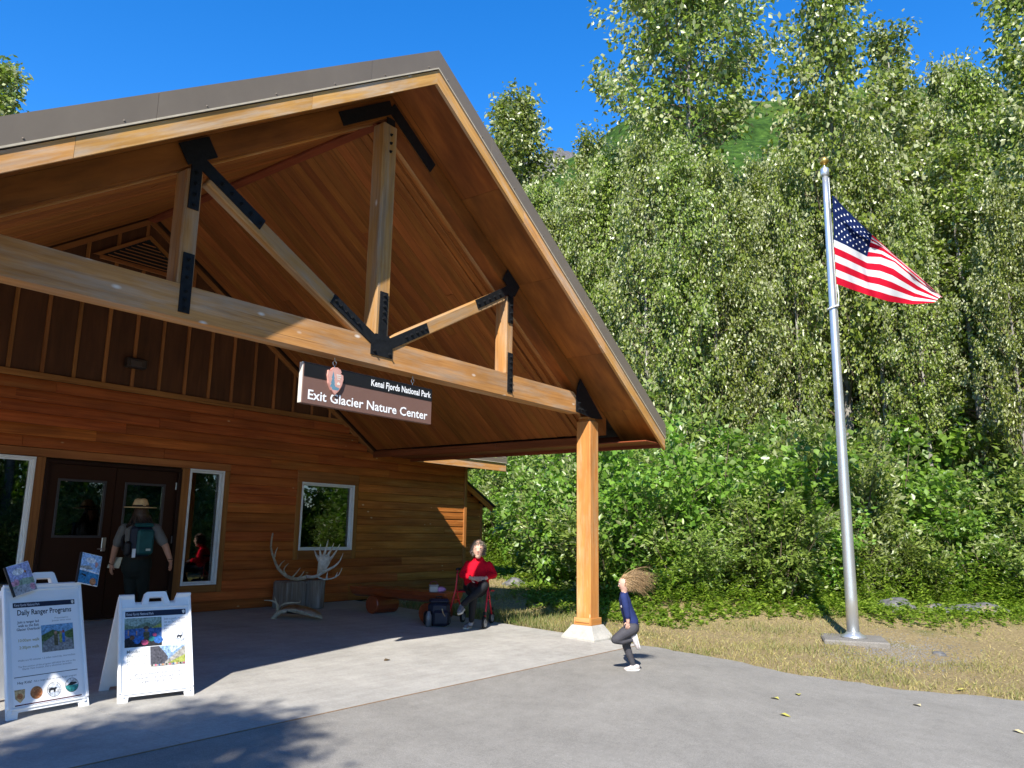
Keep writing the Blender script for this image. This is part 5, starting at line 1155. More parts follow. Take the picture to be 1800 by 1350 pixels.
# rucksack on the ground
bg_ = G(771, 1101); RB = thing('rucksack', 'dark navy rucksack standing on the concrete against the bench end', 'bag', bg_)
Rb = Matrix.Rotation(-0.75, 3, 'Z'); nav = C('navy nylon', (0.012, 0.016, 0.035), 0.55, 0.35, 0.25); blkn = C('black nylon', (0.010, 0.010, 0.012), 0.6, 0.3, 0.25)
def rb(name, c, d, mat, b): 
    p = bg_+Rb @ Vector(c); return box(name, p, d, mat, RB, b, Rb)
rb('body', (0, 0.03, 0.19), (0.33, 0.22, 0.375), nav, 0.07); rb('front_pocket', (0.02, -0.10, 0.13), (0.25, 0.08, 0.22), nav, 0.035); rb('lid', (0, 0.02, 0.37), (0.30, 0.20, 0.06), nav, 0.025); rb('side_pocket', (-0.19, 0.02, 0.12), (0.08, 0.14, 0.2), blkn, 0.03)
m = MB(); c = bg_+Rb @ Vector((-0.16, -0.10, 0.0)); m.tube([c, c+Vector((0, 0, 0.17)), c+Vector((0, 0, 0.20)), c+Vector((0, 0, 0.23))], [0.045, 0.045, 0.03, 0.02], 10); m.build('bottle', C('grey bottle', (0.16, 0.16, 0.17), 0.3, 0.5), RB, None, True)
m = MB(); m.tube([bg_+Rb @ Vector(q) for q in ((0.03, -0.145, 0.27), (0.05, -0.15, 0.2), (0.08, -0.148, 0.16))], 0.007, 5); m.build('cord', C('tan cord', (0.45, 0.30, 0.16)), RB)
m = MB(); m.tube([bg_+Rb @ Vector(q) for q in ((-0.05, 0.06, 0.39), (-0.04, 0.06, 0.43), (0.04, 0.06, 0.43), (0.05, 0.06, 0.39))], 0.01, 5); m.build('loop', blkn, RB)
pp = zray(773, 1041, BZ); pv = MB(); pv.V, pv.F = [], []
V, Fc = ball((0, 0, 0), (0.10, 0.065, 0.045), 14, 8); V = [Vector((v.x, v.y, v.z*(1+0.3*mnoise.noise(v*18)))) for v in V]
tag(obj('pouch', mesh('pouch', V, Fc, C('lilac fabric', (0.55, 0.26, 0.50), 0.8), True), None, Matrix.Translation((pp.x, pp.y, BZ+0.043)) @ Matrix.Rotation(-0.9, 4, 'Z')), 'soft lilac pouch lying on the bench end', 'pouch')
pp = zray(762, 1041, BZ); CB = thing('food_box', 'clear grey lidded box on the bench beside the lilac pouch', 'box', (pp.x, pp.y, BZ)); pl_ = C('cloudy plastic', (0.32, 0.31, 0.32), 0.25, 0.5)
Rr = Matrix.Rotation(-0.7, 3, 'Z'); box('tub', (pp.x, pp.y, BZ+0.05), (0.14, 0.11, 0.10), pl_, CB, 0.012, Rr); box('lid', (pp.x, pp.y, BZ+0.106), (0.15, 0.12, 0.014), pl_, CB, 0.005, Rr)
m = MB(); m.tube([Vector((pp.x, pp.y, BZ+0.11))+Rr @ Vector((0.06*math.cos(a), 0, 0.055*math.sin(a))) for a in np.linspace(0, math.pi, 9)], 0.006, 5); m.build('handle', C('maroon plastic', (0.20, 0.03, 0.06)), CB)

# ---------------------------------------------------------------- red walker
WD = 11.95
def Pw(px, py, dd=0.0): return AT(px, py, WD+dd)
RW = thing('walker', 'red four wheeled walker with seat that a person sits on', 'walker', G(828, 1100))
red = C('red enamel', (0.55, 0.012, 0.03), 0.3, 0.5, 0.04); dg = C('dark grip', (0.02, 0.02, 0.022), 0.6)
wl = [('l', (787, 1093), 0.0), ('r', (851.5, 1100), -0.22), ('bl', (813, 1088), 0.30), ('br', (864, 1090), 0.22)]
feet = {}
for k, (px, py), dd in wl:
    g = G(px, py+6); feet[k] = Vector((g.x, g.y, gz(g.x, g.y)))
sd_ = (feet['r']-feet['l']); sd_.z = 0; sd_.normalize(); bk = Vector((-sd_.y, sd_.x, 0))
if bk.dot(_F) < 0: bk = -bk
for k, (hx, hy), (kx, ky) in (('l', (805.5, 1001), (801, 1036)), ('r', (856, 999), (858, 1034))):
    top = Pw(hx, hy, 0.12); kn = Pw(kx, ky, 0.05); ft = feet[k]+Vector((0, 0, 0.12)); bf = feet['b'+k]+Vector((0, 0, 0.12))
    m = MB(); m.tube([top-bk*0.02, top.lerp(kn, 0.5), kn, kn.lerp(ft, 0.5), ft], 0.0135, 8); m.build('side_tube', red, RW, None, True)
    m = MB(); m.tube([kn.lerp(top, 0.15), kn.lerp(bf, 0.5), bf], 0.0125, 8); m.build('rear_tube', red, RW, None, True)
    m = MB(); m.tube([kn.lerp(ft, 0.35), kn.lerp(bf, 0.4)], 0.009, 6); m.build('brace', red, RW, None, True)
    m = MB(); m.tube([top-bk*0.05+Vector((0, 0, 0.005)), top+bk*0.13+Vector((0, 0, 0.01))], 0.02, 8); m.build('grip', dg, RW, None, True)
    m = MB(); m.tube([top+Vector((0, 0, -0.05)), top-bk*0.07+Vector((0, 0, -0.045))], 0.007, 5); m.build('brake_lever', dg, RW)
    m = MB(); m.tube([top.lerp(kn, 0.3)+sd_*0.014, kn+sd_*0.02, ft+sd_*0.02], 0.004, 4); m.build('brake_cable', dg, RW)
    for kk in (k, 'b'+k):
        f = feet[kk]; c = f+Vector((0, 0, 0.088)); hu = sd_
        w_ = MB(); V, Fc = tube([c-hu*0.014, c-hu*0.012, c+hu*0.012, c+hu*0.014], [0.06, 0.088, 0.088, 0.06], 18); w_.add(V, Fc); wo_ = w_.build('wheel', dg, RW)
        w_ = MB(); V, Fc = tube([c-hu*0.017, c+hu*0.017], 0.058, 14); w_.add(V, Fc); w_.build('hub', C('grey hub', (0.30, 0.30, 0.31), 0.4), wo_)
        w_ = MB(); up_ = (f+Vector((0, 0, 0.30))); 
        for s_ in (-1, 1): w_.bar(c+hu*0.024*s_, c+hu*0.024*s_+Vector((0, 0, 0.13)), 0.012, 0.006)
        w_.bar(c+Vector((0, 0, 0.115)), c+Vector((0, 0, 0.16)), 0.03, 0.05); w_.build('fork', dg, RW)
kl, kr = Pw(801, 1040, 0.1), Pw(858, 1040, 0.1)
m = MB(); m.tube([kl, kr], 0.012, 8); m.tube([kl+bk*0.25, kr+bk*0.25], 0.012, 8); o_ = m.build('seat_rail', red, RW, None, True); o_['kind'] = 'stuff'
sc = (kl+kr)/2+bk*0.10; box('seat', sc+Vector((0, 0, 0.012)), ((kr-kl).length-0.06, 0.30, 0.03), dg, RW, 0.012, Matrix(((sd_.x, bk.x, 0), (sd_.y, bk.y, 0), (0, 0, 1))))
m = MB(); tl_, tr_ = Pw(805.5, 1004, 0.15), Pw(856, 1002, 0.15); m.tube([tl_+bk*0.1, (tl_+tr_)/2+bk*0.30+Vector((0, 0, 0.02)), tr_+bk*0.1], 0.014, 6); m.build('backrest', dg, RW, None, True)

# ---------------------------------------------------------------- people
class Body:
    def __init__(s): s.V = []; s.F = []; s.seg = []; s.ext = MB(); s.extmi = []
    def loft(s, st, mat, side=None, n=14):
        """st: (point, rx, ry) stations; rx along side, ry across it; closed with rounded ends"""
        st = [(Vector(p), rx, ry) for p, rx, ry in st]
        d0 = (st[0][0]-st[1][0]).normalized(); d1 = (st[-1][0]-st[-2][0]).normalized()
        def cap(p, rx, ry, d): r = min(rx, ry); return [(p+d*r*0.62, rx*0.78, ry*0.78), (p+d*r*0.93, rx*0.38, ry*0.38)]
        full = cap(*st[0], d0)[::-1]+st+cap(*st[-1], d1); b = len(s.V); m_ = len(full); pu = None
        for i, (p, rx, ry) in enumerate(full):
            t = (full[min(i+1, m_-1)][0]-full[max(i-1, 0)][0]).normalized()
            u = Vector(side) if side is not None else (pu if pu is not None else (Vector((0, 0, 1)) if abs(t.z) < 0.8 else Vector((1, 0, 0))))
            u = (u-t*u.dot(t)).normalized(); pu = u; v = t.cross(u)
            for k in range(n): a = 2*math.pi*k/n; s.V.append(p+u*math.cos(a)*rx+v*math.sin(a)*ry)
        for i in range(m_-1):
            for k in range(n): s.F.append([b+i*n+k, b+i*n+(k+1) % n, b+(i+1)*n+(k+1) % n, b+(i+1)*n+k])
        s.F.append([b+k for k in range(n)][::-1]); s.F.append([b+(m_-1)*n+k for k in range(n)])
        for i in range(len(st)-1): s.seg.append((st[i][0], st[i+1][0], (st[i][1]+st[i][2])/2, (st[i+1][1]+st[i+1][2])/2, mat))
    def limb(s, pts, rad, mat): s.loft([(p, r, r) for p, r in zip(pts, rad)], mat)
    def head(s, c, f, u, r, mat, chin=1.0):
        """skull, jaw, nose and ears; f looks ahead, u points up, r = half head height"""
        f, u = f.normalized(), u.normalized(); f = (f-u*f.dot(u)).normalized(); sd = f.cross(u)
        s.loft([(c-u*r*0.72+f*r*0.22, r*0.42, r*0.42), (c-u*r*0.35+f*r*0.12, r*0.62, r*0.70), (c+u*r*0.10, r*0.74, r*0.86), (c+u*r*0.48-f*r*0.05, r*0.70, r*0.80), (c+u*r*0.72-f*r*0.08, r*0.48, r*0.55)], mat, sd, 18)
        s.limb([c+f*r*0.72+u*r*0.08, c+f*r*0.86-u*r*0.16], [r*0.08, r*0.11], mat)
        for k in (-1, 1): s.limb([c+sd*k*r*0.74+u*r*0.08, c+sd*k*r*0.76-u*r*0.14], [r*0.11, r*0.08], mat)
        e = s.ext
        for k in (-1, 1):
            for nm, off, rr, mi_ in (('w', 0.765, 0.075, 'eyewhite'), ('p', 0.815, 0.042, 'ink')): s.extra_ball(c+f*r*off+sd*k*r*0.30+u*r*0.06, r*rr, mi_)
            s.extra_ball(c+f*r*0.80+sd*k*r*0.30+u*r*0.21, (r*0.17, r*0.05, r*0.03), 'brow')
        s.extra_ball(c+f*r*0.70-u*r*0.46, (r*0.16, r*0.07, r*0.045), 'lip')
    def extra_ball(s, c, r, mat): s.extra(*ball(c, r, 8, 6), mat)
    def extra(s, V, Fc, mat):
        n = len(s.ext.V); s.ext.V += list(V); s.ext.F += [[i+n for i in f] for f in Fc]; s.extmi += [mat]*len(Fc)
    def hand(s, wrist, d, palmn, size, mat, curl=0.5, thumb=1):
        """palm plus four unequal fingers and a thumb leaving its side; d: pointing direction, palmn: palm normal"""
        d = d.normalized(); palmn = (palmn-d*palmn.dot(d)).normalized(); sd = d.cross(palmn)
        s.loft([(wrist, size*0.17, size*0.12), (wrist+d*size*0.22, size*0.24, size*0.11), (wrist+d*size*0.45, size*0.25, size*0.09)], mat, sd)
        for i, (o, ln) in enumerate(((-0.19, 0.40), (-0.065, 0.47), (0.065, 0.45), (0.19, 0.34))):
            b = wrist+d*size*0.43+sd*size*o*thumb; dd = d.copy(); pts = [b]; 
            for j in range(3):
                dd = (dd+palmn*curl*(0.25+0.3*j)).normalized(); pts.append(pts[-1]+dd*size*ln*(0.42, 0.33, 0.25)[j])
            s.extra(*tube(pts, [size*0.058, size*0.055, size*0.05, size*0.035], 6), mat)
        b = wrist+d*size*0.12-sd*size*0.2*thumb; dd = (d*0.7-sd*thumb*0.7+palmn*0.25).normalized(); p2 = b+dd*size*0.22; p3 = p2+(d+palmn*curl*0.6-sd*thumb*0.15).normalized()*size*0.2
        s.extra(*tube([b, p2, p3], [size*0.075, size*0.062, size*0.04], 6), mat)
    def build(s, name, mats, parent, vox=0.009, it=3):
        me = bpy.data.meshes.new('tmp'); me.from_pydata([tuple(v) for v in s.V], [], s.F); o = bpy.data.objects.new('tmp', me); COL.objects.link(o)
        md = o.modifiers.new('r', 'REMESH'); md.mode = 'VOXEL'; md.voxel_size = vox; sm = o.modifiers.new('s', 'SMOOTH'); sm.iterations = it; sm.factor = 0.5
        dg_ = bpy.context.evaluated_depsgraph_get(); me2 = bpy.data.meshes.new_from_object(o.evaluated_get(dg_))
        bpy.data.objects.remove(o); bpy.data.meshes.remove(me)
        nv = len(me2.vertices); co = np.empty(nv*3); me2.vertices.foreach_get('co', co); co = co.reshape(-1, 3)
        Fl = [list(p.vertices) for p in me2.polygons]; ctr = np.array([co[f].mean(0) for f in Fl])
        keys = list(mats); best = np.full(len(Fl), 1e9); bi = np.zeros(len(Fl), int)
        for a, b, ra, rb_, mat in s.seg:
            a_, b_ = np.array(a), np.array(b); ab = b_-a_; t = np.clip(((ctr-a_)@ab)/(ab@ab+1e-9), 0, 1); d = np.linalg.norm(ctr-a_-t[:, None]*ab, axis=1)/(ra+(rb_-ra)*t)
            k = d < best; best[k] = d[k]; bi[k] = keys.index(mat)
        bpy.data.meshes.remove(me2)
        V = [tuple(c) for c in co]+[tuple(v) for v in s.ext.V]; F2 = Fl+[[i+nv for i in f] for f in s.ext.F]; mi = list(bi)+[keys.index(m_) for m_ in s.extmi]
        return obj(name, mesh(name, V, F2, [mats[k] for k in keys], True, mi), parent)
skin = plain('skin', (0.44, 0.22, 0.14), 0.55, 0.35, 0, 0.06, 20); skin2 = plain('pale skin', (0.60, 0.36, 0.27), 0.55, 0.35, 0, 0.05, 20)
base_m = {'eyewhite': C('eye white', (0.6, 0.58, 0.55), 0.3), 'ink': MT['ink'], 'brow': C('brow hair', (0.10, 0.065, 0.04)), 'lip': C('lip', (0.45, 0.16, 0.14))}
def strands(name, roots, dirs, lens, r0, mat, parent, bend, seed, n=4, curl=0.16):
    rg = random.Random(seed); m = MB()
    for p, d, L in zip(roots, dirs, lens):
        pts = [p]; dd = d.normalized()
        for j in range(n):
            dd = (dd+Vector(bend)*0.35+Vector((rg.gauss(0, curl), rg.gauss(0, curl), rg.gauss(0, curl)))).normalized(); pts.append(pts[-1]+dd*L/n)
        m.tube(pts, [r0*(1-0.75*j/n) for j in range(n+1)], 4)
    o = m.build(name, mat, parent, None, True); o['kind'] = 'stuff'; return o

# the child hopping on the asphalt, seen from the side, facing left in the picture
cf = G(1110, 1179); CD = PD(cf)
def Pc(px, py, dd=0.0): return AT(px, py, CD+dd)
CH = thing('person', 'small child in navy shirt and grey leggings hopping past the post with hair flying', 'person', (cf.x, cf.y, gz(cf.x, cf.y)))
b = Body(); lf = -side; vw = Vector((_F.x, _F.y, 0)).normalized(); UP = Vector((0, 0, 1))
shirt, legg, shoe, skn = 'shirt', 'leggings', 'shoe', 'skin'
hc = Pc(1100, 1027); b.head(hc, (lf+UP*0.1), UP+lf*0.05, 0.098, skn)
b.limb([Pc(1100.5, 1036), Pc(1098, 1046)], [0.036, 0.038], skn)
b.loft([(Pc(1097, 1046), 0.085, 0.05), (Pc(1098, 1054), 0.112, 0.066), (Pc(1101, 1068), 0.10, 0.072), (Pc(1106, 1082), 0.098, 0.078), (Pc(1109.5, 1093), 0.108, 0.086)], shirt, vw)
b.loft([(Pc(1110, 1095), 0.095, 0.075), (Pc(1112, 1103), 0.098, 0.080)], legg, vw)
b.limb([Pc(1096.5, 1049, -0.10), Pc(1100, 1066, -0.125), Pc(1103, 1083, -0.13)], [0.044, 0.040, 0.036], shirt); b.limb([Pc(1103, 1083, -0.13), Pc(1104, 1093, -0.13)], [0.027, 0.021], skn)
b.hand(Pc(1104, 1093, -0.13), Pc(1103.5, 1104, -0.13)-Pc(1104, 1093, -0.13), vw, 0.105, skn, 0.35, 1)
b.limb([Pc(1097, 1050, 0.10), Pc(1103, 1066, 0.13), Pc(1108, 1080, 0.14)], [0.044, 0.040, 0.036], shirt); b.limb([Pc(1108, 1080, 0.14), Pc(1103, 1091, 0.13)], [0.027, 0.021], skn)
b.hand(Pc(1103, 1091, 0.13), Pc(1099, 1099, 0.13)-Pc(1103, 1091, 0.13), -vw, 0.105, skn, 0.35, -1)
b.limb([Pc(1111, 1104, -0.055), Pc(1096, 1114, -0.065), Pc(1081.5, 1124, -0.065)], [0.078, 0.066, 0.050], legg); b.limb([Pc(1081.5, 1124, -0.065), Pc(1094, 1126.5, -0.06), Pc(1110, 1124, -0.05)], [0.050, 0.045, 0.030], legg)
b.limb([Pc(1111, 1104, 0.055), Pc(1104, 1119, 0.05), Pc(1100.5, 1134, 0.045)], [0.078, 0.064, 0.048], legg); b.limb([Pc(1100.5, 1134, 0.045), Pc(1106, 1150, 0.04), Pc(1112.5, 1167, 0.03)], [0.048, 0.043, 0.029], legg)
def shoe_(b, heel, toe, sole, w_, mat):
    d = (toe-heel); L = d.length; d.normalize(); up_ = (-sole-d*(-sole).dot(d)).normalized(); sd = d.cross(up_)
    b.loft([(heel+d*w_*0.5, w_*0.62, w_*0.75), (heel.lerp(toe, 0.45), w_*0.66, w_*0.62), (heel.lerp(toe, 0.75)-up_*w_*0.12, w_*0.72, w_*0.45), (toe-d*w_*0.45-up_*w_*0.15, w_*0.6, w_*0.38)], mat, sd)
    b.extra(*[x for x in sole_mesh(heel, toe, d, up_, sd, w_)], 'sole')
def sole_mesh(heel, toe, d, up_, sd, w_):
    pr = [(0.0, 0.5), (0.12, 0.68), (0.45, 0.62), (0.75, 0.78), (0.95, 0.6), (1.0, 0.25)]; L = (toe-heel).length; pts = [(t*L, s_*w_) for t, s_ in pr]+[(t*L, -s_*w_) for t, s_ in pr[::-1]]
    z0_, z1_ = -w_*0.78, -w_*0.45; n = len(pts); V = [heel+d*x+sd*y+up_*z0_ for x, y in pts]+[heel+d*x+sd*y+up_*z1_ for x, y in pts]
    return V, [list(range(n))[::-1], list(range(n, 2*n))]+[[i, (i+1) % n, n+(i+1) % n, n+i] for i in range(n)]
shoe_(b, Pc(1124, 1172.5, 0.02), Pc(1095.5, 1175, 0.02), Vector((0, 0, -1)), 0.048, shoe)
shoe_(b, Pc(1113.5, 1115, -0.05), Pc(1121, 1143, -0.06), (side*0.95+Vector((0, 0, -0.25))).normalized(), 0.048, shoe)
shoem = C('pale trainers', (0.52, 0.47, 0.46), 0.6, 0.3, 0.2, 40)
b.extra_ball(Pc(1092.5, 1066, -0.06), (0.012, 0.012, 0.016), 'shoe')
b.build('body', {'skin': skin2, 'shirt': C('navy jersey', (0.018, 0.030, 0.115), 0.8), 'leggings': C('charcoal leggings', (0.060, 0.058, 0.068), 0.7), 'shoe': shoem, 'sole': C('white rubber', (0.58, 0.57, 0.55)), **base_m}, CH, 0.008)
rg = random.Random(3); roots = []; dirs = []; lens = []
for i in range(1300):
    a = rg.uniform(0, 6.283); e = rg.uniform(-0.25, 1.45); d = Vector((math.cos(a)*math.cos(e), math.sin(a)*math.cos(e), math.sin(e)))
    if d.dot(lf) > 0.35 and d.z < 0.62: continue
    roots.append(hc+Vector((d.x*0.078, d.y*0.078, d.z*0.098+0.004))); t = rg.random()
    dirs.append(d*0.14+side*rg.uniform(0.8, 1.0)+UP*(0.36*d.z-0.02+rg.gauss(0, 0.2))); lens.append((rg.uniform(0.07, 0.18)+0.08*max(0, d.z)*rg.random())*(1.7 if rg.random() < 0.28 else 1.0))
strands('hair', roots, dirs, lens, 0.0022, C('light brown hair', (0.40, 0.26, 0.125), 0.55, 0.4, 0.5, 90), CH, side*0.12+UP*-0.50, 4, 6, 0.08)
hcap = Body(); hcap.loft([(hc-UP*0.03-lf*0.034, 0.066, 0.062), (hc+UP*0.015-lf*0.022, 0.078, 0.080), (hc+UP*0.05-lf*0.012, 0.070, 0.080), (hc+UP*0.072-lf*0.006, 0.050, 0.06)], 'h', vw)
hcap.build('hair_cap', {'h': MT['light brown hair']}, CH, 0.008)

# the seated person in red on the walker, legs crossed, facing the photographer
WP = thing('person', 'older person in red sweater and black trousers sitting cross legged on the walker', 'person', G(826, 1106))
b = Body(); fw = (CAM-Pw(840, 1000)); fw.z = 0; fw.normalize(); sw = Vector((-fw.y, fw.x, 0)); sw = sw if sw.dot(side) > 0 else -sw
hc = Pw(840.5, 966.5, 0.02); b.head(hc, fw-UP*0.06, UP, 0.118, skn)
b.limb([Pw(841, 975, 0.05), Pw(841, 986, 0.06)], [0.052, 0.056], skn)
b.loft([(Pw(841, 985.5, 0.07), 0.10, 0.075), (Pw(841, 990, 0.07), 0.175, 0.095), (Pw(840, 1000, 0.06), 0.20, 0.125), (Pw(838, 1012, 0.06), 0.195, 0.14), (Pw(837, 1022, 0.06), 0.195, 0.145)], 'sweater', sw)
b.loft([(Pw(837, 1024, 0.08), 0.19, 0.15), (Pw(837, 1032, 0.08), 0.20, 0.16)], 'trousers', sw)
for sx_, s0, el, wr in ((-1, (821.5, 990, 0.07), (812.5, 1010, 0.02), (829, 1016.5, -0.21)), (1, (861, 991, 0.07), (868, 1010, 0.02), (853, 1016.5, -0.20))):
    b.limb([Pw(s0[0]-sx_*1.5, s0[1]+2, s0[2]), Pw(*el)], [0.058, 0.054], 'sweater'); b.limb([Pw(*el), Pw(*el).lerp(Pw(*wr), 0.75)], [0.056, 0.042], 'sweater'); b.limb([Pw(*el).lerp(Pw(*wr), 0.75), Pw(*wr)], [0.03, 0.026], skn)
    b.hand(Pw(*wr), Pw(841+sx_*-2, 1017.5, -0.27)-Pw(*wr), (fw*-0.6-UP*0.5), 0.165, skn, 0.55, -sx_)
b.limb([Pw(829, 1031, 0.06), Pw(831, 1034, -0.2), Pw(834, 1038, -0.38)], [0.088, 0.078, 0.062], 'trousers'); b.limb([Pw(834, 1038, -0.38), Pw(831, 1063, -0.33), Pw(828.5, 1090, -0.30)], [0.062, 0.056, 0.042], 'trousers')
b.limb([Pw(846, 1030, 0.06), Pw(850, 1029, -0.2), Pw(851, 1029, -0.40)], [0.088, 0.078, 0.064], 'trousers'); b.limb([Pw(851, 1029, -0.40), Pw(833, 1046, -0.46), Pw(814, 1062, -0.46)], [0.064, 0.056, 0.040], 'trousers')
b.limb([Pw(828.5, 1090, -0.30), Pw(828, 1097, -0.29)], [0.034, 0.034], 'sock'); b.limb([Pw(814, 1062, -0.46), Pw(810, 1067, -0.46)], [0.034, 0.034], 'sock')
fg = G(826, 1105); fz = gz(fg.x, fg.y)
hl = Vector((fg.x, fg.y, fz+0.055))-fw*0.07; shoe_(b, hl, hl+(fw*0.95-sw*0.30).normalized()*0.25, Vector((0, 0, -1)), 0.062, 'shoe')
t0 = Pw(812, 1067, -0.44); shoe_(b, t0, Pw(806, 1075.5, -0.62), (fw*0.45-UP*0.8+sw*0.1).normalized(), 0.060, 'shoe')
b.build('body', {'skin': skin2, 'sweater': C('red knit', (0.56, 0.006, 0.022), 0.9, 0.1, 0.1, 60), 'trousers': C('black trousers', (0.010, 0.011, 0.015), 0.75), 'sock': C('grey sock', (0.30, 0.29, 0.30), 0.9), 'shoe': C('grey canvas shoe', (0.15, 0.15, 0.165), 0.85), 'sole': C('cream sole', (0.62, 0.56, 0.45)), **base_m}, WP, 0.009)
rg = random.Random(8); roots = []; dirs = []; lens = []
for i in range(900):
    a = rg.uniform(0, 6.283); e = rg.uniform(-0.55, 1.5); d = Vector((math.cos(a)*math.cos(e), math.sin(a)*math.cos(e), math.sin(e)))
    if d.dot(fw) > 0.5 and d.z < 0.62: continue
    roots.append(hc+Vector((d.x*0.088, d.y*0.088, d.z*0.105))); dirs.append(d+Vector((rg.gauss(0, 0.5), rg.gauss(0, 0.5), rg.gauss(-0.2, 0.5)))); lens.append(rg.uniform(0.04, 0.075))
strands('hair', roots, dirs, lens, 0.0065, C('curly grey hair', (0.22, 0.18, 0.15), 0.6, 0.3, 0.4, 60), WP, (0, 0, -0.5), 9, 4, 0.6)

# the ranger walking to the doors, seen from behind
RD = 10.75
def Pr(px, py, dd=0.0): return AT(px, py, RD+dd)
rp_ = Pr(243, 1000); RA = thing('person', 'ranger in grey shirt and flat brimmed hat walking to the doors, seen from behind', 'person', (rp_.x, rp_.y, gz(0, rp_.y)))
b = Body(); rf = Vector((0.12, 0.99, 0)).normalized(); rs_ = Vector((rf.y, -rf.x, 0))
hc = Pr(247, 905, 0.04); b.head(hc, rf, UP, 0.118, skn)
b.limb([Pr(246.5, 914), Pr(246, 924)], [0.055, 0.060], skn)
b.loft([(Pr(246, 922), 0.11, 0.07), (Pr(246, 927), 0.19, 0.095), (Pr(245, 944), 0.19, 0.115), (Pr(243, 962), 0.165, 0.11), (Pr(242, 976), 0.165, 0.115)], 'shirt', rs_)
b.loft([(Pr(241.5, 978), 0.17, 0.125), (Pr(240, 990), 0.205, 0.15), (Pr(240, 999), 0.20, 0.15)], 'trousers', rs_)
for sx_, s0, el, wr, hd_ in ((-1, (219, 930), (203, 962), (195.5, 992, 0.02), (195, 1003)), (1, (273, 930), (291, 960), (299.5, 985, -0.03), (300, 1000))):
    m_ = Pr(*s0).lerp(Pr(*el), 0.72); b.limb([Pr(*s0), m_], [0.078, 0.068], 'shirt'); b.limb([m_, Pr(*el)], [0.050, 0.045], skn); b.limb([Pr(*el), Pr(*wr)], [0.046, 0.031], skn)
    b.hand(Pr(*wr), Pr(*hd_)-Pr(*wr), -rs_*sx_, 0.165, skn, 0.45, sx_)
gy_ = rp_.y
for sx_, kn, an in ((-1, (229, 1040, -0.02), (230, 1086, 0.0)), (1, (252, 1040, 0.06), (247, 1084, 0.18))):
    hp_ = Pr(240+sx_*9, 996); b.limb([hp_, hp_.lerp(Pr(*kn), 0.5), Pr(*kn)], [0.112, 0.094, 0.072], 'trousers'); a_ = Pr(*an); a_.z = max(a_.z, gz(0, a_.y)+0.10); b.limb([Pr(*kn), Pr(*kn).lerp(a_, 0.4), a_], [0.072, 0.066, 0.05], 'trousers')
    h0 = Vector((a_.x, a_.y-0.06, gz(0, a_.y)+0.055)); shoe_(b, h0, h0+rf*0.27, Vector((0, 0, -1)), 0.062, 'shoe')
b.loft([(Pr(241.8, 976.5), 0.172, 0.123), (Pr(241.5, 980.5), 0.174, 0.127)], 'belt', rs_)
w_ = Pr(195.5, 990.5, 0.02); b.extra(*tube([w_+Vector((0.003, 0, 0.014)), w_-Vector((0.003, 0, 0.014))], 0.034, 10), 'belt'); w_ = Pr(299.3, 983, -0.03); b.extra(*tube([w_+Vector((0, 0, 0.005)), w_-Vector((0, 0, 0.005))], 0.034, 10), 'belt')
b.build('body', {'skin': skin, 'shirt': C('grey uniform shirt', (0.13, 0.127, 0.12), 0.85), 'trousers': C('dark green trousers', (0.010, 0.014, 0.012), 0.8), 'belt': C('dark belt', (0.02, 0.012, 0.008)), 'shoe': MT['black'], 'sole': MT['black'], **base_m}, RA, 0.010)
ht = Pr(247, 892, 0.0); straw = C('straw hat', (0.66, 0.45, 0.22), 0.75, 0.2, 0.12, 60); m = MB()
prof_ = [(0.0, 0.118), (0.05, 0.122), (0.078, 0.105), (0.098, 0.05), (0.105, 0.004), (0.112, 0.0), (0.190, 0.002), (0.206, 0.004), (0.204, -0.003), (0.11, -0.008), (0.0, -0.008)]
V = []; n = 28
for r_, z_ in prof_:
    for k in range(n):
        a = 2*math.pi*k/n; pin = 1-(0.28 if z_ > 0.06 else 0)*max(0, math.cos(2*(a-0.6)))**3; V.append(ht+Vector((r_*math.cos(a)*pin, r_*math.sin(a)*pin*1.04, z_-(0.014 if (z_ > 0.1 and r_ > 0.01) else 0)*max(0, math.cos(2*(a-0.6))))))
Fc = [[j*n+k, j*n+(k+1) % n, (j+1)*n+(k+1) % n, (j+1)*n+k] for j in range(len(prof_)-1) for k in range(n)]
HT = thing('ranger_hat', 'tan flat brimmed straw hat with dark band on the ranger', 'hat', ht); obj('crown', mesh('crown', V, [f[::-1] for f in Fc], straw, True), HT)
m = MB(); m.tube([ht+Vector((0, 0, 0.004)), ht+Vector((0, 0, 0.032))], [0.1095, 0.1045], 28, False); m.build('hat_band', C('hat band brown', (0.035, 0.018, 0.01)), HT, None, True)
rg = random.Random(12); roots = []; dirs = []; lens = []
for i in range(260):
    a = rg.uniform(0, 6.283); e = rg.uniform(-0.5, 0.6); d = Vector((math.cos(a)*math.cos(e), math.sin(a)*math.cos(e), math.sin(e)))
    if d.dot(rf) > 0.25: continue
    roots.append(hc+Vector((d.x*0.092, d.y*0.092, d.z*0.10))); dirs.append(d*0.35+UP*-1.0+rs_*0.15); lens.append(rg.uniform(0.10, 0.24))
strands('hair', roots, dirs, lens, 0.011, C('dark brown hair', (0.045, 0.022, 0.012), 0.5, 0.4, 0.3, 60), RA, (0, 0, -0.6), 13)
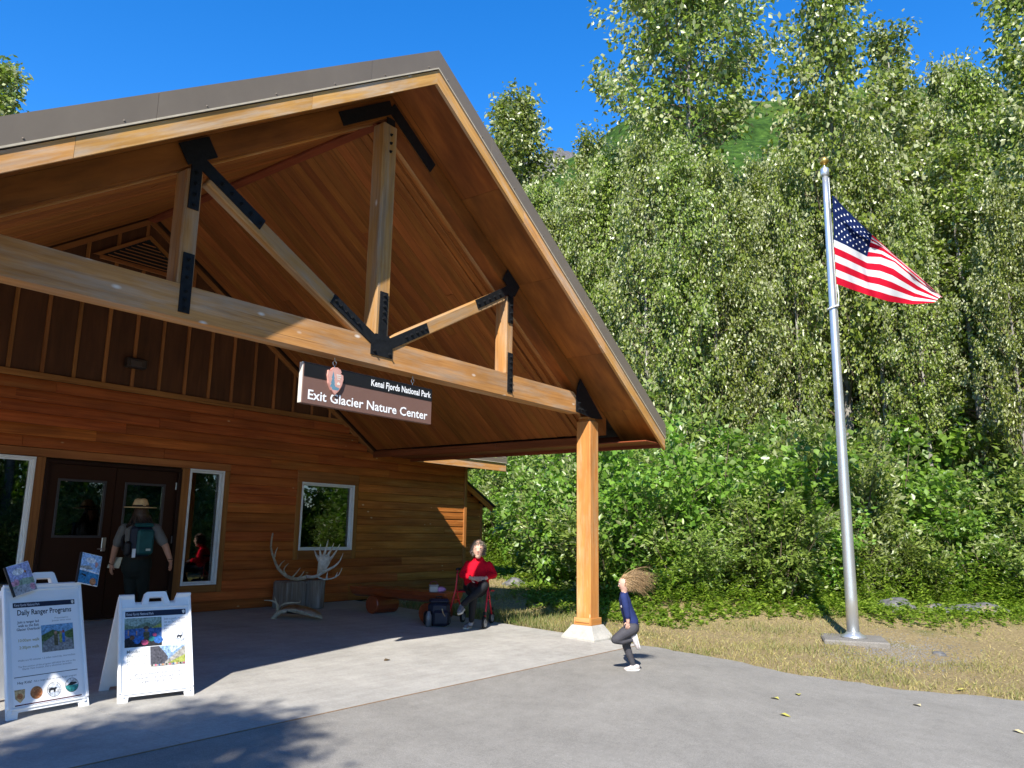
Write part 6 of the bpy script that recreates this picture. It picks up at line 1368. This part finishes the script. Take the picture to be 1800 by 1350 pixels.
rc = Body(); rc.loft([(hc-UP*0.05-rf*0.025, 0.094, 0.094), (hc+UP*0.0-rf*0.02, 0.100, 0.104), (hc+UP*0.06-rf*0.015, 0.09, 0.10)], 'h', rs_); rc.build('hair_cap', {'h': MT['dark brown hair']}, RA, 0.01)
# rucksack on the ranger's back
pc = Pr(250, 950, -0.16); PK = thing('rucksack', 'teal and navy rucksack worn on the back of the ranger', 'bag', pc); Rk = Matrix(((rs_.x, rf.x, 0), (rs_.y, rf.y, 0), (0, 0, 1)))
def pk(name, c, d, mat, bb): return box(name, pc+Rk @ Vector(c), d, mat, PK, bb, Rk)
tealn = C('teal nylon', (0.008, 0.075, 0.078), 0.6, 0.3, 0.15)
pk('body', (0, 0.03, 0.0), (0.30, 0.15, 0.42), C('dark navy nylon', (0.008, 0.014, 0.03), 0.6), 0.055); pk('front_panel', (0.02, -0.055, -0.02), (0.22, 0.06, 0.33), tealn, 0.028); pk('top_flap', (0.0, -0.02, 0.205), (0.24, 0.11, 0.05), tealn, 0.022); pk('side_pocket', (-0.17, 0.03, -0.11), (0.09, 0.12, 0.2), blkn, 0.035)
pk('logo', (0.055, -0.0865, -0.12), (0.06, 0.003, 0.028), C('pale logo', (0.45, 0.5, 0.45)), 0.001); pk('tag', (-0.115, -0.055, -0.165), (0.045, 0.006, 0.115), C('white tag', (0.75, 0.78, 0.82)), 0.002)
for s_ in (-1, 1):
    m = MB(); m.tube([pc+Rk @ Vector((s_*0.09, 0.06, 0.19)), pc+Rk @ Vector((s_*0.105, 0.15, 0.235)), pc+Rk @ Vector((s_*0.12, 0.28, 0.17)), pc+Rk @ Vector((s_*0.15, 0.30, 0.0)), pc+Rk @ Vector((s_*0.17, 0.2, -0.12)), pc+Rk @ Vector((s_*0.13, 0.06, -0.17))], 0.02, 6); m.build('strap', blkn, PK, None, True)
# folder under the left hand
fo = Pr(202, 989, 0.05); fb = box('folder', fo, (0.012, 0.20, 0.15), C('cream folder', (0.55, 0.53, 0.42)), None, 0.002, Matrix.Rotation(0.35, 3, 'Z') @ Matrix.Rotation(0.3, 3, 'Y')); tag(fb, 'cream paper folder held at the side of the ranger', 'folder')
